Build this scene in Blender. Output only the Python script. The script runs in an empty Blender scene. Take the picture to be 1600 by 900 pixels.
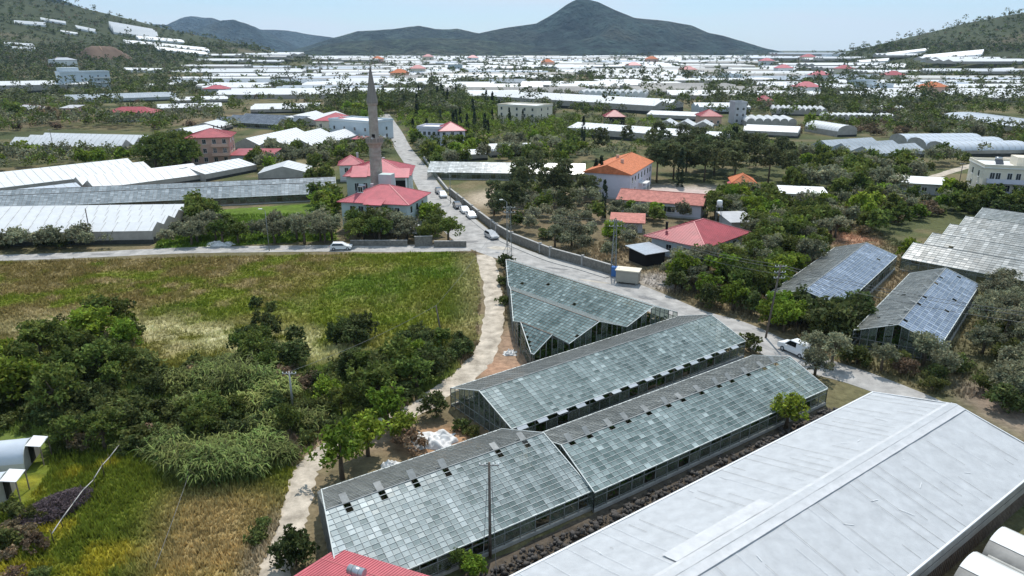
import bpy, math, random
import numpy as np
from mathutils import Matrix, Vector
R = math.radians
random.seed(7)
rng = np.random.default_rng(7)
scene = bpy.context.scene
col = scene.collection

# ------------------------------------------------------------------ camera
FPX, PITCH, CAMH = 1130.0, R(18.4), 38.0
cam = bpy.data.cameras.new('camera')
cam.sensor_width = 36.0
cam.lens = 36.0 * FPX / 1600.0
cam.clip_start, cam.clip_end = 0.5, 60000
camo = bpy.data.objects.new('camera', cam)
camo.location = (0, 0, CAMH)
camo.rotation_euler = (R(90) - PITCH, 0, 0)
col.objects.link(camo)
scene.camera = camo

# ------------------------------------------------------------------ sky and sun
SUN_EL, SUN_AZ = R(60), R(8)            # azimuth from +Y towards +X
world = bpy.data.worlds.new('World')
scene.world = world
world.use_nodes = True
nt = world.node_tree
nt.nodes.clear()
wo = nt.nodes.new('ShaderNodeOutputWorld')
bg = nt.nodes.new('ShaderNodeBackground')
sky = nt.nodes.new('ShaderNodeTexSky')
sky.sky_type = 'NISHITA'
sky.sun_disc = False
sky.sun_elevation = SUN_EL
sky.sun_rotation = SUN_AZ
sky.altitude = 50
sky.air_density, sky.dust_density, sky.ozone_density = 1.0, 0.3, 2.0
bg.inputs['Strength'].default_value = 0.135
tc = nt.nodes.new('ShaderNodeTexCoord')
mp = nt.nodes.new('ShaderNodeMapping')
mp.inputs['Scale'].default_value = (1.2, 1.2, 9.0)
nz = nt.nodes.new('ShaderNodeTexNoise')
nz.inputs['Scale'].default_value = 2.6
nz.inputs['Detail'].default_value = 6
cr = nt.nodes.new('ShaderNodeValToRGB')
cr.color_ramp.elements[0].position = 0.40
cr.color_ramp.elements[1].position = 0.66
cr.color_ramp.elements[1].color = (0.85, 0.85, 0.85, 1)
mx = nt.nodes.new('ShaderNodeMixRGB')
mx.inputs['Color2'].default_value = (5.4, 6.1, 6.8, 1)      # thin white cloud veil
nt.links.new(tc.outputs['Generated'], mp.inputs['Vector'])
nt.links.new(mp.outputs['Vector'], nz.inputs['Vector'])
nt.links.new(nz.outputs['Fac'], cr.inputs['Fac'])
nt.links.new(cr.outputs['Color'], mx.inputs['Fac'])
veil = nt.nodes.new('ShaderNodeMixRGB')
veil.inputs['Fac'].default_value = 0.6
veil.inputs['Color2'].default_value = (3.2, 5.0, 6.8, 1)    # even pale blue of a hazy sky
nt.links.new(sky.outputs['Color'], veil.inputs['Color1'])
nt.links.new(veil.outputs['Color'], mx.inputs['Color1'])
nt.links.new(mx.outputs['Color'], bg.inputs['Color'])
nt.links.new(bg.outputs['Background'], wo.inputs['Surface'])
sl = bpy.data.lights.new('sun', 'SUN')
sl.energy = 4.2
sl.angle = R(0.53)
sl.color = (1.0, 0.96, 0.90)
so = bpy.data.objects.new('sun', sl)
sd = Vector((math.sin(SUN_AZ) * math.cos(SUN_EL), math.cos(SUN_AZ) * math.cos(SUN_EL), math.sin(SUN_EL)))
so.rotation_euler = sd.to_track_quat('Z', 'Y').to_euler()
so.location = (0, 0, 400)
col.objects.link(so)
vs = scene.view_settings
vs.view_transform = 'Standard'
vs.look = 'None'
vs.exposure = 0.10
vs.gamma = 1.0
scene.cycles.max_bounces = 5
scene.cycles.diffuse_bounces = 2
scene.cycles.glossy_bounces = 2
scene.cycles.transmission_bounces = 3
scene.cycles.transparent_max_bounces = 10
scene.cycles.volume_bounces = 0
scene.cycles.caustics_reflective = False
scene.cycles.caustics_refractive = False

# ------------------------------------------------------------------ noise and terrain
def _hash(ix, iy, seed):
    h = (ix.astype(np.int64) * 374761393 + iy.astype(np.int64) * 668265263 + seed * 974711) & 0x7fffffff
    h = ((h ^ (h >> 13)) * 1274126177) & 0x7fffffff
    return ((h ^ (h >> 16)) & 0xffff) / 65535.0
def vnoise(x, y, s, seed=0):
    x = np.asarray(x, float) / s; y = np.asarray(y, float) / s
    ix, iy = np.floor(x), np.floor(y)
    fx, fy = x - ix, y - iy
    fx = fx * fx * (3 - 2 * fx); fy = fy * fy * (3 - 2 * fy)
    a = _hash(ix, iy, seed); b = _hash(ix + 1, iy, seed); c = _hash(ix, iy + 1, seed); d = _hash(ix + 1, iy + 1, seed)
    return (a * (1 - fx) + b * fx) * (1 - fy) + (c * (1 - fx) + d * fx) * fy
def fbm(x, y, s, o=4, seed=0):
    t, a, n = 0, 1.0, 0
    for k in range(o):
        t = t + a * vnoise(x, y, s / 2 ** k, seed + k * 17); n += a; a *= 0.5
    return t / n
def sstep(a, b, x):
    t = np.clip((np.asarray(x, float) - a) / (b - a), 0, 1)
    return t * t * (3 - 2 * t)
HLX, HLZ = [-2600, -1800, -1143, -1000, -873, -786, -657, -500, -350], [290, 235, 160, 128, 96, 72, 52, 20, 0]
HRX, HRZ = [480, 630, 757, 884, 1010, 1300, 1800, 2600], [0, 18, 47, 76, 104, 150, 200, 240]
def hz(x, y):
    if isinstance(x, float) and isinstance(y, float) and (y < 480 or -350 <= x <= 480): return 0.0
    x = np.asarray(x, float); y = np.asarray(y, float)
    zl = np.interp(x, HLX, HLZ) * np.clip((y - 520) / 1180, 0, 1.05) * (1 - sstep(1650, 2250, y))
    zr = np.interp(x, HRX, HRZ) * np.clip((y - 520) / 980, 0, 1.05) * (1 - sstep(1450, 2000, y))
    m = sstep(14, 70, np.maximum(zl, zr))
    n = (fbm(x, y, 240, 4, 3) - .5) * 30 * m
    return zl + zr + n
def ray(px, py):
    a = (px - 800) / FPX; b = -(py - 450) / FPX
    return (a, math.cos(PITCH) + b * math.sin(PITCH), -math.sin(PITCH) + b * math.cos(PITCH))
def G(px, py, z=0.0):                    # the point of the plane at height z seen at a photo position
    d = ray(px, py); t = (z - CAMH) / d[2]
    return (d[0] * t, d[1] * t)
TS = np.concatenate([np.arange(20, 400, 5), np.geomspace(400, 5000, 320)])
def GT(px, py):                          # the terrain point seen there
    d = ray(px, py)
    X, Y = d[0] * TS, d[1] * TS
    tf = -CAMH / d[2] if d[2] < 0 else 1e9
    up = (Y > 480) & ((X < -350) | (X > 480))
    if tf < 5000 and not (up & (TS <= tf + 8)).any(): return (d[0] * tf, d[1] * tf)
    lo, hi = 20.0, 5000.0
    ts = TS
    for _ in range(2):
        below = np.nonzero(CAMH + d[2] * ts <= hz(d[0] * ts, d[1] * ts))[0]
        i = below[0] if len(below) else len(ts) - 1
        lo, hi = ts[max(i - 1, 0)], ts[i]
        ts = np.linspace(lo, hi, 24)
    return (d[0] * hi, d[1] * hi)
def zat(py, y):                          # height above ground at distance y that shows at photo row py
    b = -(py - 450) / FPX
    return CAMH + y * (-math.sin(PITCH) + b * math.cos(PITCH)) / (math.cos(PITCH) + b * math.sin(PITCH))
def proj(x, y, z):
    c, s = math.cos(PITCH), math.sin(PITCH)
    d = y * c - (z - CAMH) * s
    return 800 + FPX * x / d, 450 - FPX * (y * s + (z - CAMH) * c) / d
def in_poly(x, y, poly):
    x = np.asarray(x, float); y = np.asarray(y, float)
    r = np.zeros(x.shape, bool); n = len(poly)
    for i in range(n):
        x1, y1 = poly[i]; x2, y2 = poly[(i + 1) % n]
        c = ((y1 > y) != (y2 > y)) & (x < (x2 - x1) * (y - y1) / (y2 - y1 + 1e-12) + x1)
        r ^= c
    return r
FOOT = []                                # ground already taken: (polygon, margin)
def seg_dist(x, y, poly, closed=True):
    d = np.full(np.asarray(x).shape, 1e9); n = len(poly)
    for i in range(n if closed else n - 1):
        ax, ay = poly[i]; bx, by = poly[(i + 1) % n]
        t = np.clip(((x - ax) * (bx - ax) + (y - ay) * (by - ay)) / ((bx - ax) ** 2 + (by - ay) ** 2 + 1e-9), 0, 1)
        d = np.minimum(d, np.hypot(x - ax - t * (bx - ax), y - ay - t * (by - ay)))
    return d
def free(x, y, m=0.5):
    ok = np.ones(np.asarray(x).shape, bool)
    for poly, extra in FOOT:
        p = np.array(poly)
        near = (x > p[:, 0].min() - 9) & (x < p[:, 0].max() + 9) & (y > p[:, 1].min() - 9) & (y < p[:, 1].max() + 9) & ok
        if near.any():
            xi, yi = x[near], y[near]
            bad = in_poly(xi, yi, poly) | (seg_dist(xi, yi, poly) < m + extra)
            idx = np.nonzero(near)[0]
            ok[idx[bad]] = False
    return ok

# ------------------------------------------------------------------ mesh helpers
def link(o, parent=None):
    col.objects.link(o)
    if parent is not None: o.parent = parent
    return o
def tag(o, label=None, cat=None, group=None, kind=None):
    if label: o['label'] = label
    if cat: o['category'] = cat
    if group: o['group'] = group
    if kind: o['kind'] = kind
    return o
def empty(name, loc=(0, 0, 0), rz=0.0):
    o = bpy.data.objects.new(name, None)
    o.empty_display_size = 0.5
    o.location = loc; o.rotation_euler = (0, 0, rz)
    return link(o)
def np_mesh(name, V, F, mat=None, colr=None, smooth=False):
    V = np.asarray(V, np.float32); F = np.asarray(F, np.int32)
    me = bpy.data.meshes.new(name)
    k = F.shape[1]
    me.vertices.add(len(V)); me.vertices.foreach_set('co', V.ravel())
    me.loops.add(F.size); me.loops.foreach_set('vertex_index', F.ravel())
    me.polygons.add(len(F)); me.polygons.foreach_set('loop_start', np.arange(0, F.size, k, dtype=np.int32))
    if smooth: me.polygons.foreach_set('use_smooth', np.ones(len(F), bool))
    if colr is not None:
        a = me.color_attributes.new('Col', 'FLOAT_COLOR', 'POINT')
        c = np.ones((len(V), 4), np.float32); c[:, :3] = colr
        a.data.foreach_set('color', c.ravel())
    me.update(calc_edges=True)
    if mat: me.materials.append(mat)
    return me
class MB:
    def __init__(s): s.v = []; s.f = []; s.sm = []
    def add(s, V, F, smooth=False):
        b = len(s.v); s.v += [tuple(map(float, p)) for p in V]
        s.f += [tuple(i + b for i in f) for f in F]; s.sm += [smooth] * len(F)
        return s
    def box(s, x0, x1, y0, y1, z0, z1):
        return s.add([(x0, y0, z0), (x1, y0, z0), (x1, y1, z0), (x0, y1, z0), (x0, y0, z1), (x1, y0, z1), (x1, y1, z1), (x0, y1, z1)],
                     [(3, 2, 1, 0), (4, 5, 6, 7), (0, 1, 5, 4), (1, 2, 6, 5), (2, 3, 7, 6), (3, 0, 4, 7)])
    def bar(s, a, b, w=0.05, h=None):
        a, b = Vector(a), Vector(b); h = h or w
        d = (b - a)
        if d.length < 1e-6: return s
        d.normalize()
        up = Vector((0, 0, 1)) if abs(d.z) < .95 else Vector((1, 0, 0))
        sx = d.cross(up).normalized() * (w / 2); sz = sx.cross(d).normalized() * (h / 2)
        V = [p + i * sx + j * sz for p in (a, b) for i, j in ((-1, -1), (1, -1), (1, 1), (-1, 1))]
        return s.add(V, [(3, 2, 1, 0), (4, 5, 6, 7), (0, 1, 5, 4), (1, 2, 6, 5), (2, 3, 7, 6), (3, 0, 4, 7)])
    def tube(s, pts, rad, n=8, cap=True, smooth=True):
        pts = [Vector(p) for p in pts]
        rad = rad if isinstance(rad, (list, tuple)) else [rad] * len(pts)
        V = []; F = []
        for i, p in enumerate(pts):
            d = (pts[min(i + 1, len(pts) - 1)] - pts[max(i - 1, 0)]).normalized()
            up = Vector((0, 1, 0)) if abs(d.z) > .9 else Vector((0, 0, 1))
            a = d.cross(up).normalized(); b = a.cross(d)
            for k in range(n):
                t = 2 * math.pi * k / n
                V.append(p + a * math.cos(t) * rad[i] + b * math.sin(t) * rad[i])
        for i in range(len(pts) - 1):
            for k in range(n):
                F.append((i * n + k, i * n + (k + 1) % n, (i + 1) * n + (k + 1) % n, (i + 1) * n + k))
        s.add(V, F, smooth)
        if cap:
            b = len(s.v) - len(V)
            s.f += [tuple(b + k for k in range(n))[::-1], tuple(b + (len(pts) - 1) * n + k for k in range(n))]; s.sm += [False, False]
        return s
    def prism(s, prof, axis, a, b):      # prof: 2-D outline, extruded along x or y
        n = len(prof)
        mk = (lambda u, w, t: (t, u, w)) if axis == 'x' else (lambda u, w, t: (u, t, w))
        V = [mk(u, w, a) for u, w in prof] + [mk(u, w, b) for u, w in prof]
        F = [(i, (i + 1) % n, n + (i + 1) % n, n + i) for i in range(n)] + [tuple(range(n))[::-1], tuple(range(n, 2 * n))]
        return s.add(V, F)
    def lathe(s, prof, n=14, smooth=True):
        V = [(r * math.cos(2 * math.pi * k / n), r * math.sin(2 * math.pi * k / n), z) for r, z in prof for k in range(n)]
        F = [(i * n + k, i * n + (k + 1) % n, (i + 1) * n + (k + 1) % n, (i + 1) * n + k) for i in range(len(prof) - 1) for k in range(n)]
        return s.add(V, F, smooth)
    def mesh(s, name, mat):
        me = bpy.data.meshes.new(name)
        me.from_pydata(s.v, [], s.f)
        me.polygons.foreach_set('use_smooth', s.sm)
        if mat: me.materials.append(mat)
        me.update()
        return me
    def build(s, name, mat, parent=None, loc=None):
        o = bpy.data.objects.new(name, s.mesh(name, mat))
        if loc is not None: o.location = loc
        return link(o, parent)
def inst(name, me, parent=None, loc=(0, 0, 0), rot=(0, 0, 0), scale=(1, 1, 1)):
    o = bpy.data.objects.new(name, me)
    o.location = loc; o.rotation_euler = rot; o.scale = scale
    return link(o, parent)

# ------------------------------------------------------------------ materials
def mat(name, c, rough=0.8, var=0.15, scale=1.0, bump=0.0, metal=0.0, spec=0.3, c2=None, bscale=None, rnd=0.0):
    m = bpy.data.materials.new(name); m.use_nodes = True
    n = m.node_tree.nodes; l = m.node_tree.links
    b = n['Principled BSDF']
    b.inputs['Roughness'].default_value = rough
    b.inputs['Metallic'].default_value = metal
    b.inputs['Specular IOR Level'].default_value = spec
    g = n.new('ShaderNodeNewGeometry')
    t = n.new('ShaderNodeTexNoise'); t.inputs['Scale'].default_value = scale; t.inputs['Detail'].default_value = 7; t.inputs['Roughness'].default_value = .65
    l.new(g.outputs['Position'], t.inputs['Vector'])
    r = n.new('ShaderNodeValToRGB')
    a = [max(0, v * (1 - var)) for v in c]; z = [min(1, v * (1 + var)) for v in (c2 or c)]
    r.color_ramp.elements[0].position = .3; r.color_ramp.elements[0].color = (*a, 1)
    r.color_ramp.elements[1].position = .7; r.color_ramp.elements[1].color = (*z, 1)
    l.new(t.outputs['Fac'], r.inputs['Fac'])
    out = r.outputs['Color']
    if rnd:
        oi = n.new('ShaderNodeObjectInfo'); hs = n.new('ShaderNodeHueSaturation'); mr = n.new('ShaderNodeMapRange')
        mr.inputs['To Min'].default_value = 1 - rnd; mr.inputs['To Max'].default_value = 1 + rnd
        l.new(oi.outputs['Random'], mr.inputs['Value']); l.new(mr.outputs['Result'], hs.inputs['Value'])
        l.new(out, hs.inputs['Color']); out = hs.outputs['Color']
    l.new(out, b.inputs['Base Color'])
    if bump:
        t2 = n.new('ShaderNodeTexNoise'); t2.inputs['Scale'].default_value = bscale or scale * 4; t2.inputs['Detail'].default_value = 5
        l.new(g.outputs['Position'], t2.inputs['Vector'])
        bp = n.new('ShaderNodeBump'); bp.inputs['Strength'].default_value = bump; bp.inputs['Distance'].default_value = 0.1
        l.new(t2.outputs['Fac'], bp.inputs['Height']); l.new(bp.outputs['Normal'], b.inputs['Normal'])
    return m
def attr_mat(name, scale=3.0, lo=.6, hi=1.4, rough=.95, bump=0.0, bscale=2.0, bdist=.2, transl=0.0, rnd=0.0):
    m = bpy.data.materials.new(name); m.use_nodes = True
    n = m.node_tree.nodes; l = m.node_tree.links
    b = n['Principled BSDF']; b.inputs['Roughness'].default_value = rough; b.inputs['Specular IOR Level'].default_value = .12
    a = n.new('ShaderNodeAttribute'); a.attribute_name = 'Col'
    g = n.new('ShaderNodeNewGeometry')
    t = n.new('ShaderNodeTexNoise'); t.inputs['Scale'].default_value = scale; t.inputs['Detail'].default_value = 8; t.inputs['Roughness'].default_value = .7
    l.new(g.outputs['Position'], t.inputs['Vector'])
    mr = n.new('ShaderNodeMapRange'); mr.inputs['From Min'].default_value = .3; mr.inputs['From Max'].default_value = .7
    mr.inputs['To Min'].default_value = lo; mr.inputs['To Max'].default_value = hi
    l.new(t.outputs['Fac'], mr.inputs['Value'])
    hs = n.new('ShaderNodeHueSaturation')
    l.new(a.outputs['Color'], hs.inputs['Color']); l.new(mr.outputs['Result'], hs.inputs['Value'])
    if rnd:
        oi = n.new('ShaderNodeObjectInfo'); m2 = n.new('ShaderNodeMapRange')
        m2.inputs['To Min'].default_value = .5 - rnd; m2.inputs['To Max'].default_value = .5 + rnd
        l.new(oi.outputs['Random'], m2.inputs['Value']); l.new(m2.outputs['Result'], hs.inputs['Hue'])
        m3 = n.new('ShaderNodeMath'); m3.operation = 'MULTIPLY_ADD'; m3.inputs[1].default_value = 7.31; fr_ = n.new('ShaderNodeMath'); fr_.operation = 'FRACT'; m4 = n.new('ShaderNodeMapRange'); m4.inputs['To Min'].default_value = .72; m4.inputs['To Max'].default_value = 1.35; mu = n.new('ShaderNodeMath'); mu.operation = 'MULTIPLY'
        l.new(oi.outputs['Random'], m3.inputs[0]); l.new(m3.outputs[0], fr_.inputs[0]); l.new(fr_.outputs[0], m4.inputs['Value']); l.new(m4.outputs['Result'], mu.inputs[0]); l.new(mr.outputs['Result'], mu.inputs[1]); l.new(mu.outputs[0], hs.inputs['Value'])
    l.new(hs.outputs['Color'], b.inputs['Base Color'])
    if bump:
        t2 = n.new('ShaderNodeTexNoise'); t2.inputs['Scale'].default_value = bscale; t2.inputs['Detail'].default_value = 6
        l.new(g.outputs['Position'], t2.inputs['Vector'])
        bp = n.new('ShaderNodeBump'); bp.inputs['Strength'].default_value = bump; bp.inputs['Distance'].default_value = bdist
        l.new(t2.outputs['Fac'], bp.inputs['Height']); l.new(bp.outputs['Normal'], b.inputs['Normal'])
    if transl:
        tr = n.new('ShaderNodeBsdfTranslucent'); ms = n.new('ShaderNodeMixShader'); ms.inputs['Fac'].default_value = transl
        l.new(hs.outputs['Color'], tr.inputs['Color'])
        l.new(b.outputs['BSDF'], ms.inputs[1]); l.new(tr.outputs['BSDF'], ms.inputs[2])
        l.new(ms.outputs['Shader'], n['Material Output'].inputs['Surface'])
    return m
def glass_mat(name, c_lo, c_hi, clear_lo, clear_hi, rough=.25, rnd=True, scale=.5):
    # dusty, lime-washed glass: a film of dirt over a clear pane, uneven from pane to pane
    m = bpy.data.materials.new(name); m.use_nodes = True
    n = m.node_tree.nodes; l = m.node_tree.links
    b = n['Principled BSDF']; b.inputs['Roughness'].default_value = rough; b.inputs['Specular IOR Level'].default_value = .5
    g = n.new('ShaderNodeNewGeometry')
    t = n.new('ShaderNodeTexNoise'); t.inputs['Scale'].default_value = scale; t.inputs['Detail'].default_value = 9; t.inputs['Roughness'].default_value = .72
    l.new(g.outputs['Position'], t.inputs['Vector'])
    ad = n.new('ShaderNodeMath'); ad.operation = 'MULTIPLY_ADD'; ad.inputs[1].default_value = 1.25 if rnd is True else .7; ad.inputs[2].default_value = -.28 if rnd is True else -.30
    rp = n.new('ShaderNodeMath'); rp.operation = 'MULTIPLY_ADD'; rp.inputs[1].default_value = .30 if rnd is True else .85
    if rnd == 'object':
        oi = n.new('ShaderNodeObjectInfo'); sp = n.new('ShaderNodeSeparateColor'); l.new(oi.outputs['Color'], sp.inputs['Color']); src = sp.outputs['Red']
    elif rnd == 'attr':
        at = n.new('ShaderNodeAttribute'); at.attribute_name = 'Col'; src = at.outputs['Fac']
    else:
        src = g.outputs['Random Per Island']
    l.new(t.outputs['Fac'], ad.inputs[0])
    l.new(src, rp.inputs[0]); l.new(ad.outputs[0], rp.inputs[2])
    r = n.new('ShaderNodeValToRGB')
    r.color_ramp.elements[0].position = .1; r.color_ramp.elements[0].color = (*c_lo, 1)
    r.color_ramp.elements[1].position = .85; r.color_ramp.elements[1].color = (*c_hi, 1)
    l.new(rp.outputs[0], r.inputs['Fac']); l.new(r.outputs['Color'], b.inputs['Base Color'])
    mr = n.new('ShaderNodeMapRange'); mr.inputs['From Min'].default_value = .1; mr.inputs['From Max'].default_value = .85
    mr.inputs['To Min'].default_value = clear_hi; mr.inputs['To Max'].default_value = clear_lo
    l.new(rp.outputs[0], mr.inputs['Value'])
    tr = n.new('ShaderNodeBsdfTransparent'); tr.inputs['Color'].default_value = (.82, .9, .86, 1)
    ms = n.new('ShaderNodeMixShader')
    l.new(mr.outputs['Result'], ms.inputs['Fac']); l.new(b.outputs['BSDF'], ms.inputs[1]); l.new(tr.outputs['BSDF'], ms.inputs[2])
    l.new(ms.outputs['Shader'], n['Material Output'].inputs['Surface'])
    return m
def film_mat(name, c, transl=.35, rough=.45, var=.08, scale=.6, stripes=None):
    m = mat(name, c, rough, var, scale, .25, spec=.4, bscale=1.6)
    n = m.node_tree.nodes; l = m.node_tree.links
    b = n['Principled BSDF']
    tr = n.new('ShaderNodeBsdfTranslucent'); tr.inputs['Color'].default_value = (*c, 1)
    ms = n.new('ShaderNodeMixShader'); ms.inputs['Fac'].default_value = transl
    l.new(b.outputs['BSDF'], ms.inputs[1]); l.new(tr.outputs['BSDF'], ms.inputs[2])
    l.new(ms.outputs['Shader'], n['Material Output'].inputs['Surface'])
    return m
def roof_metal(name, c):
    # painted profiled sheet with fine ribs running down the slope (Object space, x across the ribs)
    m = mat(name, c, .5, .22, .5, 0, spec=.4)
    return m
M = dict(
    ground=attr_mat('ground', 1.1, .62, 1.4, .97, .8, 1.6, .3),
    grass=attr_mat('grass', .9, .75, 1.3, .9, transl=.3),
    leaf=attr_mat('leaf', 1.3, .7, 1.3, .7, transl=.35, rnd=.018),
    farleaf=attr_mat('farleaf', .05, .75, 1.25, .9, transl=.15),
    bark=mat('bark', (.11, .085, .06), .95, .3, 3, .5),
    asphalt=mat('asphalt', (.27, .262, .25), .9, .24, .45, .25, c2=(.36, .345, .325), bscale=8),
    concrete=mat('concrete', (.32, .275, .215), .95, .3, .6, .6, c2=(.46, .40, .325), bscale=5),
    kerb=mat('kerb', (.36, .35, .33), .9, .2, 1),
    stone=mat('stone', (.20, .185, .16), .95, .35, 2.2, .9, bscale=5),
    dirt=mat('dirt', (.30, .20, .135), .97, .3, .5, .6),
    gravel=mat('gravel', (.30, .28, .26), .97, .35, 2, .8),
    darksoil=mat('darksoil', (.050, .040, .030), .97, .5, .8, .7, c2=(.085, .068, .05)),
    bar=mat('bar', (.50, .53, .51), .55, .2, 2, metal=0, spec=.4),
    steel=mat('steel', (.20, .21, .205), .55, .3, 2, spec=.4),
    rust=mat('rust', (.19, .15, .12), .8, .4, 2),
    glassA=glass_mat('whitewashed_glass', (.14, .19, .185), (.50, .55, .545), .02, .38, .2, 'object', .45),
    glassAs=glass_mat('whitewashed_glass_far', (.14, .19, .185), (.50, .55, .545), .02, .38, .2, 'attr', .45),
    glassG=glass_mat('green_dusty_glass', (.115, .165, .16), (.34, .405, .395), .06, .46, .2, 'object', .6),
    glassGs=glass_mat('green_dusty_glass_far', (.115, .165, .16), (.32, .39, .38), .06, .46, .2, 'attr', .6),
    glassC=glass_mat('old_green_glass', (.10, .165, .165), (.29, .37, .36), .05, .42, .22, 'attr', .8),
    glassD=glass_mat('blue_sheen_glass', (.17, .22, .30), (.34, .40, .50), .04, .3, .1, 'attr', .15),  # blue of the reflected sky is put into the base colour
    glassE=glass_mat('pale_grey_glass', (.17, .19, .185), (.36, .385, .38), .02, .3, .3, 'attr', .6),
    glassBack=glass_mat('dim_reflection_glass', (.085, .09, .08), (.24, .245, .225), .04, .25, .3, 'attr', .7),  # away-facing slopes: their weaker sky reflection is painted as a darker base colour
    glassW=glass_mat('wall_glass', (.09, .11, .085), (.24, .27, .23), .35, .85, .2, True, .8),
    glassS=glass_mat('streaky_white_glass', (.25, .27, .265), (.74, .76, .75), .0, .2, .3, 'attr', 1.2),
    glassM=glass_mat('long_grey_glass', (.22, .25, .265), (.44, .475, .49), .0, .2, .25, 'attr', .5),
    glassN=glass_mat('dark_slate_glass', (.10, .115, .14), (.20, .22, .25), .0, .1, .25, 'attr', .3),
    glassFar=glass_mat('grey_glass', (.25, .28, .30), (.44, .47, .50), .0, .12, .25, True, .2),
    filmF=film_mat('silver_film', (.495, .507, .517), .16, .42, .13, .9),
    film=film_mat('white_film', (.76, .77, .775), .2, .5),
    filmB=film_mat('bluish_film', (.58, .63, .69), .2, .42),
    filmR=film_mat('ridge_film', (.56, .565, .57), .15, .5, .12, 1.2),
    filmold=film_mat('weathered_film', (.60, .60, .57), .25, .6, .2),
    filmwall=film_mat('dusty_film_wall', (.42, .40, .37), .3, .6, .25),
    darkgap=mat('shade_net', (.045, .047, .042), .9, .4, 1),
    wall_white=mat('white_render', (.70, .70, .69), .9, .08, .5),
    wall_blue=mat('pale_blue_render', (.50, .56, .60), .9, .08, .5),
    wall_green=mat('pale_green_render', (.47, .54, .52), .9, .08, .5),
    wall_cream=mat('cream_render', (.68, .61, .49), .9, .1, .5),
    wall_pink=mat('salmon_render', (.55, .36, .28), .9, .1, .5),
    wall_grey=mat('grey_render', (.42, .42, .43), .9, .14, .5),
    wall_lilac=mat('pale_lilac_render', (.56, .55, .62), .9, .08, .5),
    red=roof_metal('red_metal_roof', (.33, .052, .062)),
    darkred=roof_metal('dark_red_metal_roof', (.30, .05, .06)),
    pinkred=roof_metal('faded_red_metal_roof', (.42, .082, .100)),
    tile=mat('orange_tile', (.52, .17, .075), .85, .25, 1.2, .4),
    pinktile=mat('faded_pink_tile', (.50, .20, .16), .85, .3, 1.2, .4),
    ridge=mat('ridge_cap', (.50, .17, .17), .5, .1, 1),
    winframe=mat('window_frame', (.72, .72, .70), .6, .05, 1),
    pane=mat('dark_window_pane', (.025, .03, .035), .08, .3, .5, spec=.7),
    dark=mat('dark_opening', (.015, .014, .013), .95, .2, 1),
    minaret=mat('minaret_stone', (.33, .285, .245), .92, .16, 1.2, .5, c2=(.39, .335, .29), bscale=3),
    lead=mat('lead_cone', (.24, .21, .185), .6, .15, 1),
    carw=mat('white_car_paint', (.78, .79, .80), .25, .02, 1, spec=.6),
    cars=mat('silver_car_paint', (.42, .43, .44), .25, .03, 1, spec=.6),
    card=mat('dark_car_paint', (.035, .04, .05), .22, .1, 1, spec=.6),
    carglass=mat('car_glass', (.015, .018, .02), .06, .1, 1, spec=.8),
    tyre=mat('tyre', (.02, .02, .02), .9, .2, 4),
    rim=mat('rim', (.45, .46, .47), .35, .05, 4),
    lampred=mat('tail_lamp', (.35, .02, .02), .3, .05, 4),
    wood=mat('pole_wood', (.12, .10, .085), .95, .3, 2, .5),
    wire=mat('wire', (.16, .16, .16), .6, .1, 2),
    bluebox=mat('blue_box', (.05, .16, .42), .5, .15, 2),
    tanbox=mat('beige_cabinet', (.36, .34, .29), .6, .1, 1),
    tank=mat('galvanised_tank', (.42, .44, .46), .3, .2, 2, metal=.6),
    blueplastic=mat('blue_plastic', (.08, .20, .55), .5, .1, 2),
    brownmound=mat('brown_earth', (.14, .095, .068), .97, .25, .08, .6),
    whitebag=film_mat('white_tarp', (.72, .71, .69), .15, .6, .15, 2),
)
# fine relief: ribs on metal roofs, courses on stone, seams on film
def wave_bump(m, scale, strength, axis, dist=.05, space='Object', profile='SIN'):
    n = m.node_tree.nodes; l = m.node_tree.links
    tcn = n.new('ShaderNodeTexCoord'); w = n.new('ShaderNodeTexWave')
    w.bands_direction = axis; w.inputs['Scale'].default_value = scale; w.wave_profile = profile
    l.new(tcn.outputs[space], w.inputs['Vector'])
    bp = n.new('ShaderNodeBump'); bp.inputs['Strength'].default_value = strength; bp.inputs['Distance'].default_value = dist
    l.new(w.outputs['Fac'], bp.inputs['Height'])
    b = n['Principled BSDF']
    if b.inputs['Normal'].links: l.new(b.inputs['Normal'].links[0].from_socket, bp.inputs['Normal'])
    l.new(bp.outputs['Normal'], b.inputs['Normal'])
for k in ('tile', 'pinktile'): wave_bump(M[k], 1.1, .8, 'X', .06); wave_bump(M[k], 1.4, .6, 'Y', .05, profile='SAW')
wave_bump(M['stone'], 1.3, .8, 'Z', .05)

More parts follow.
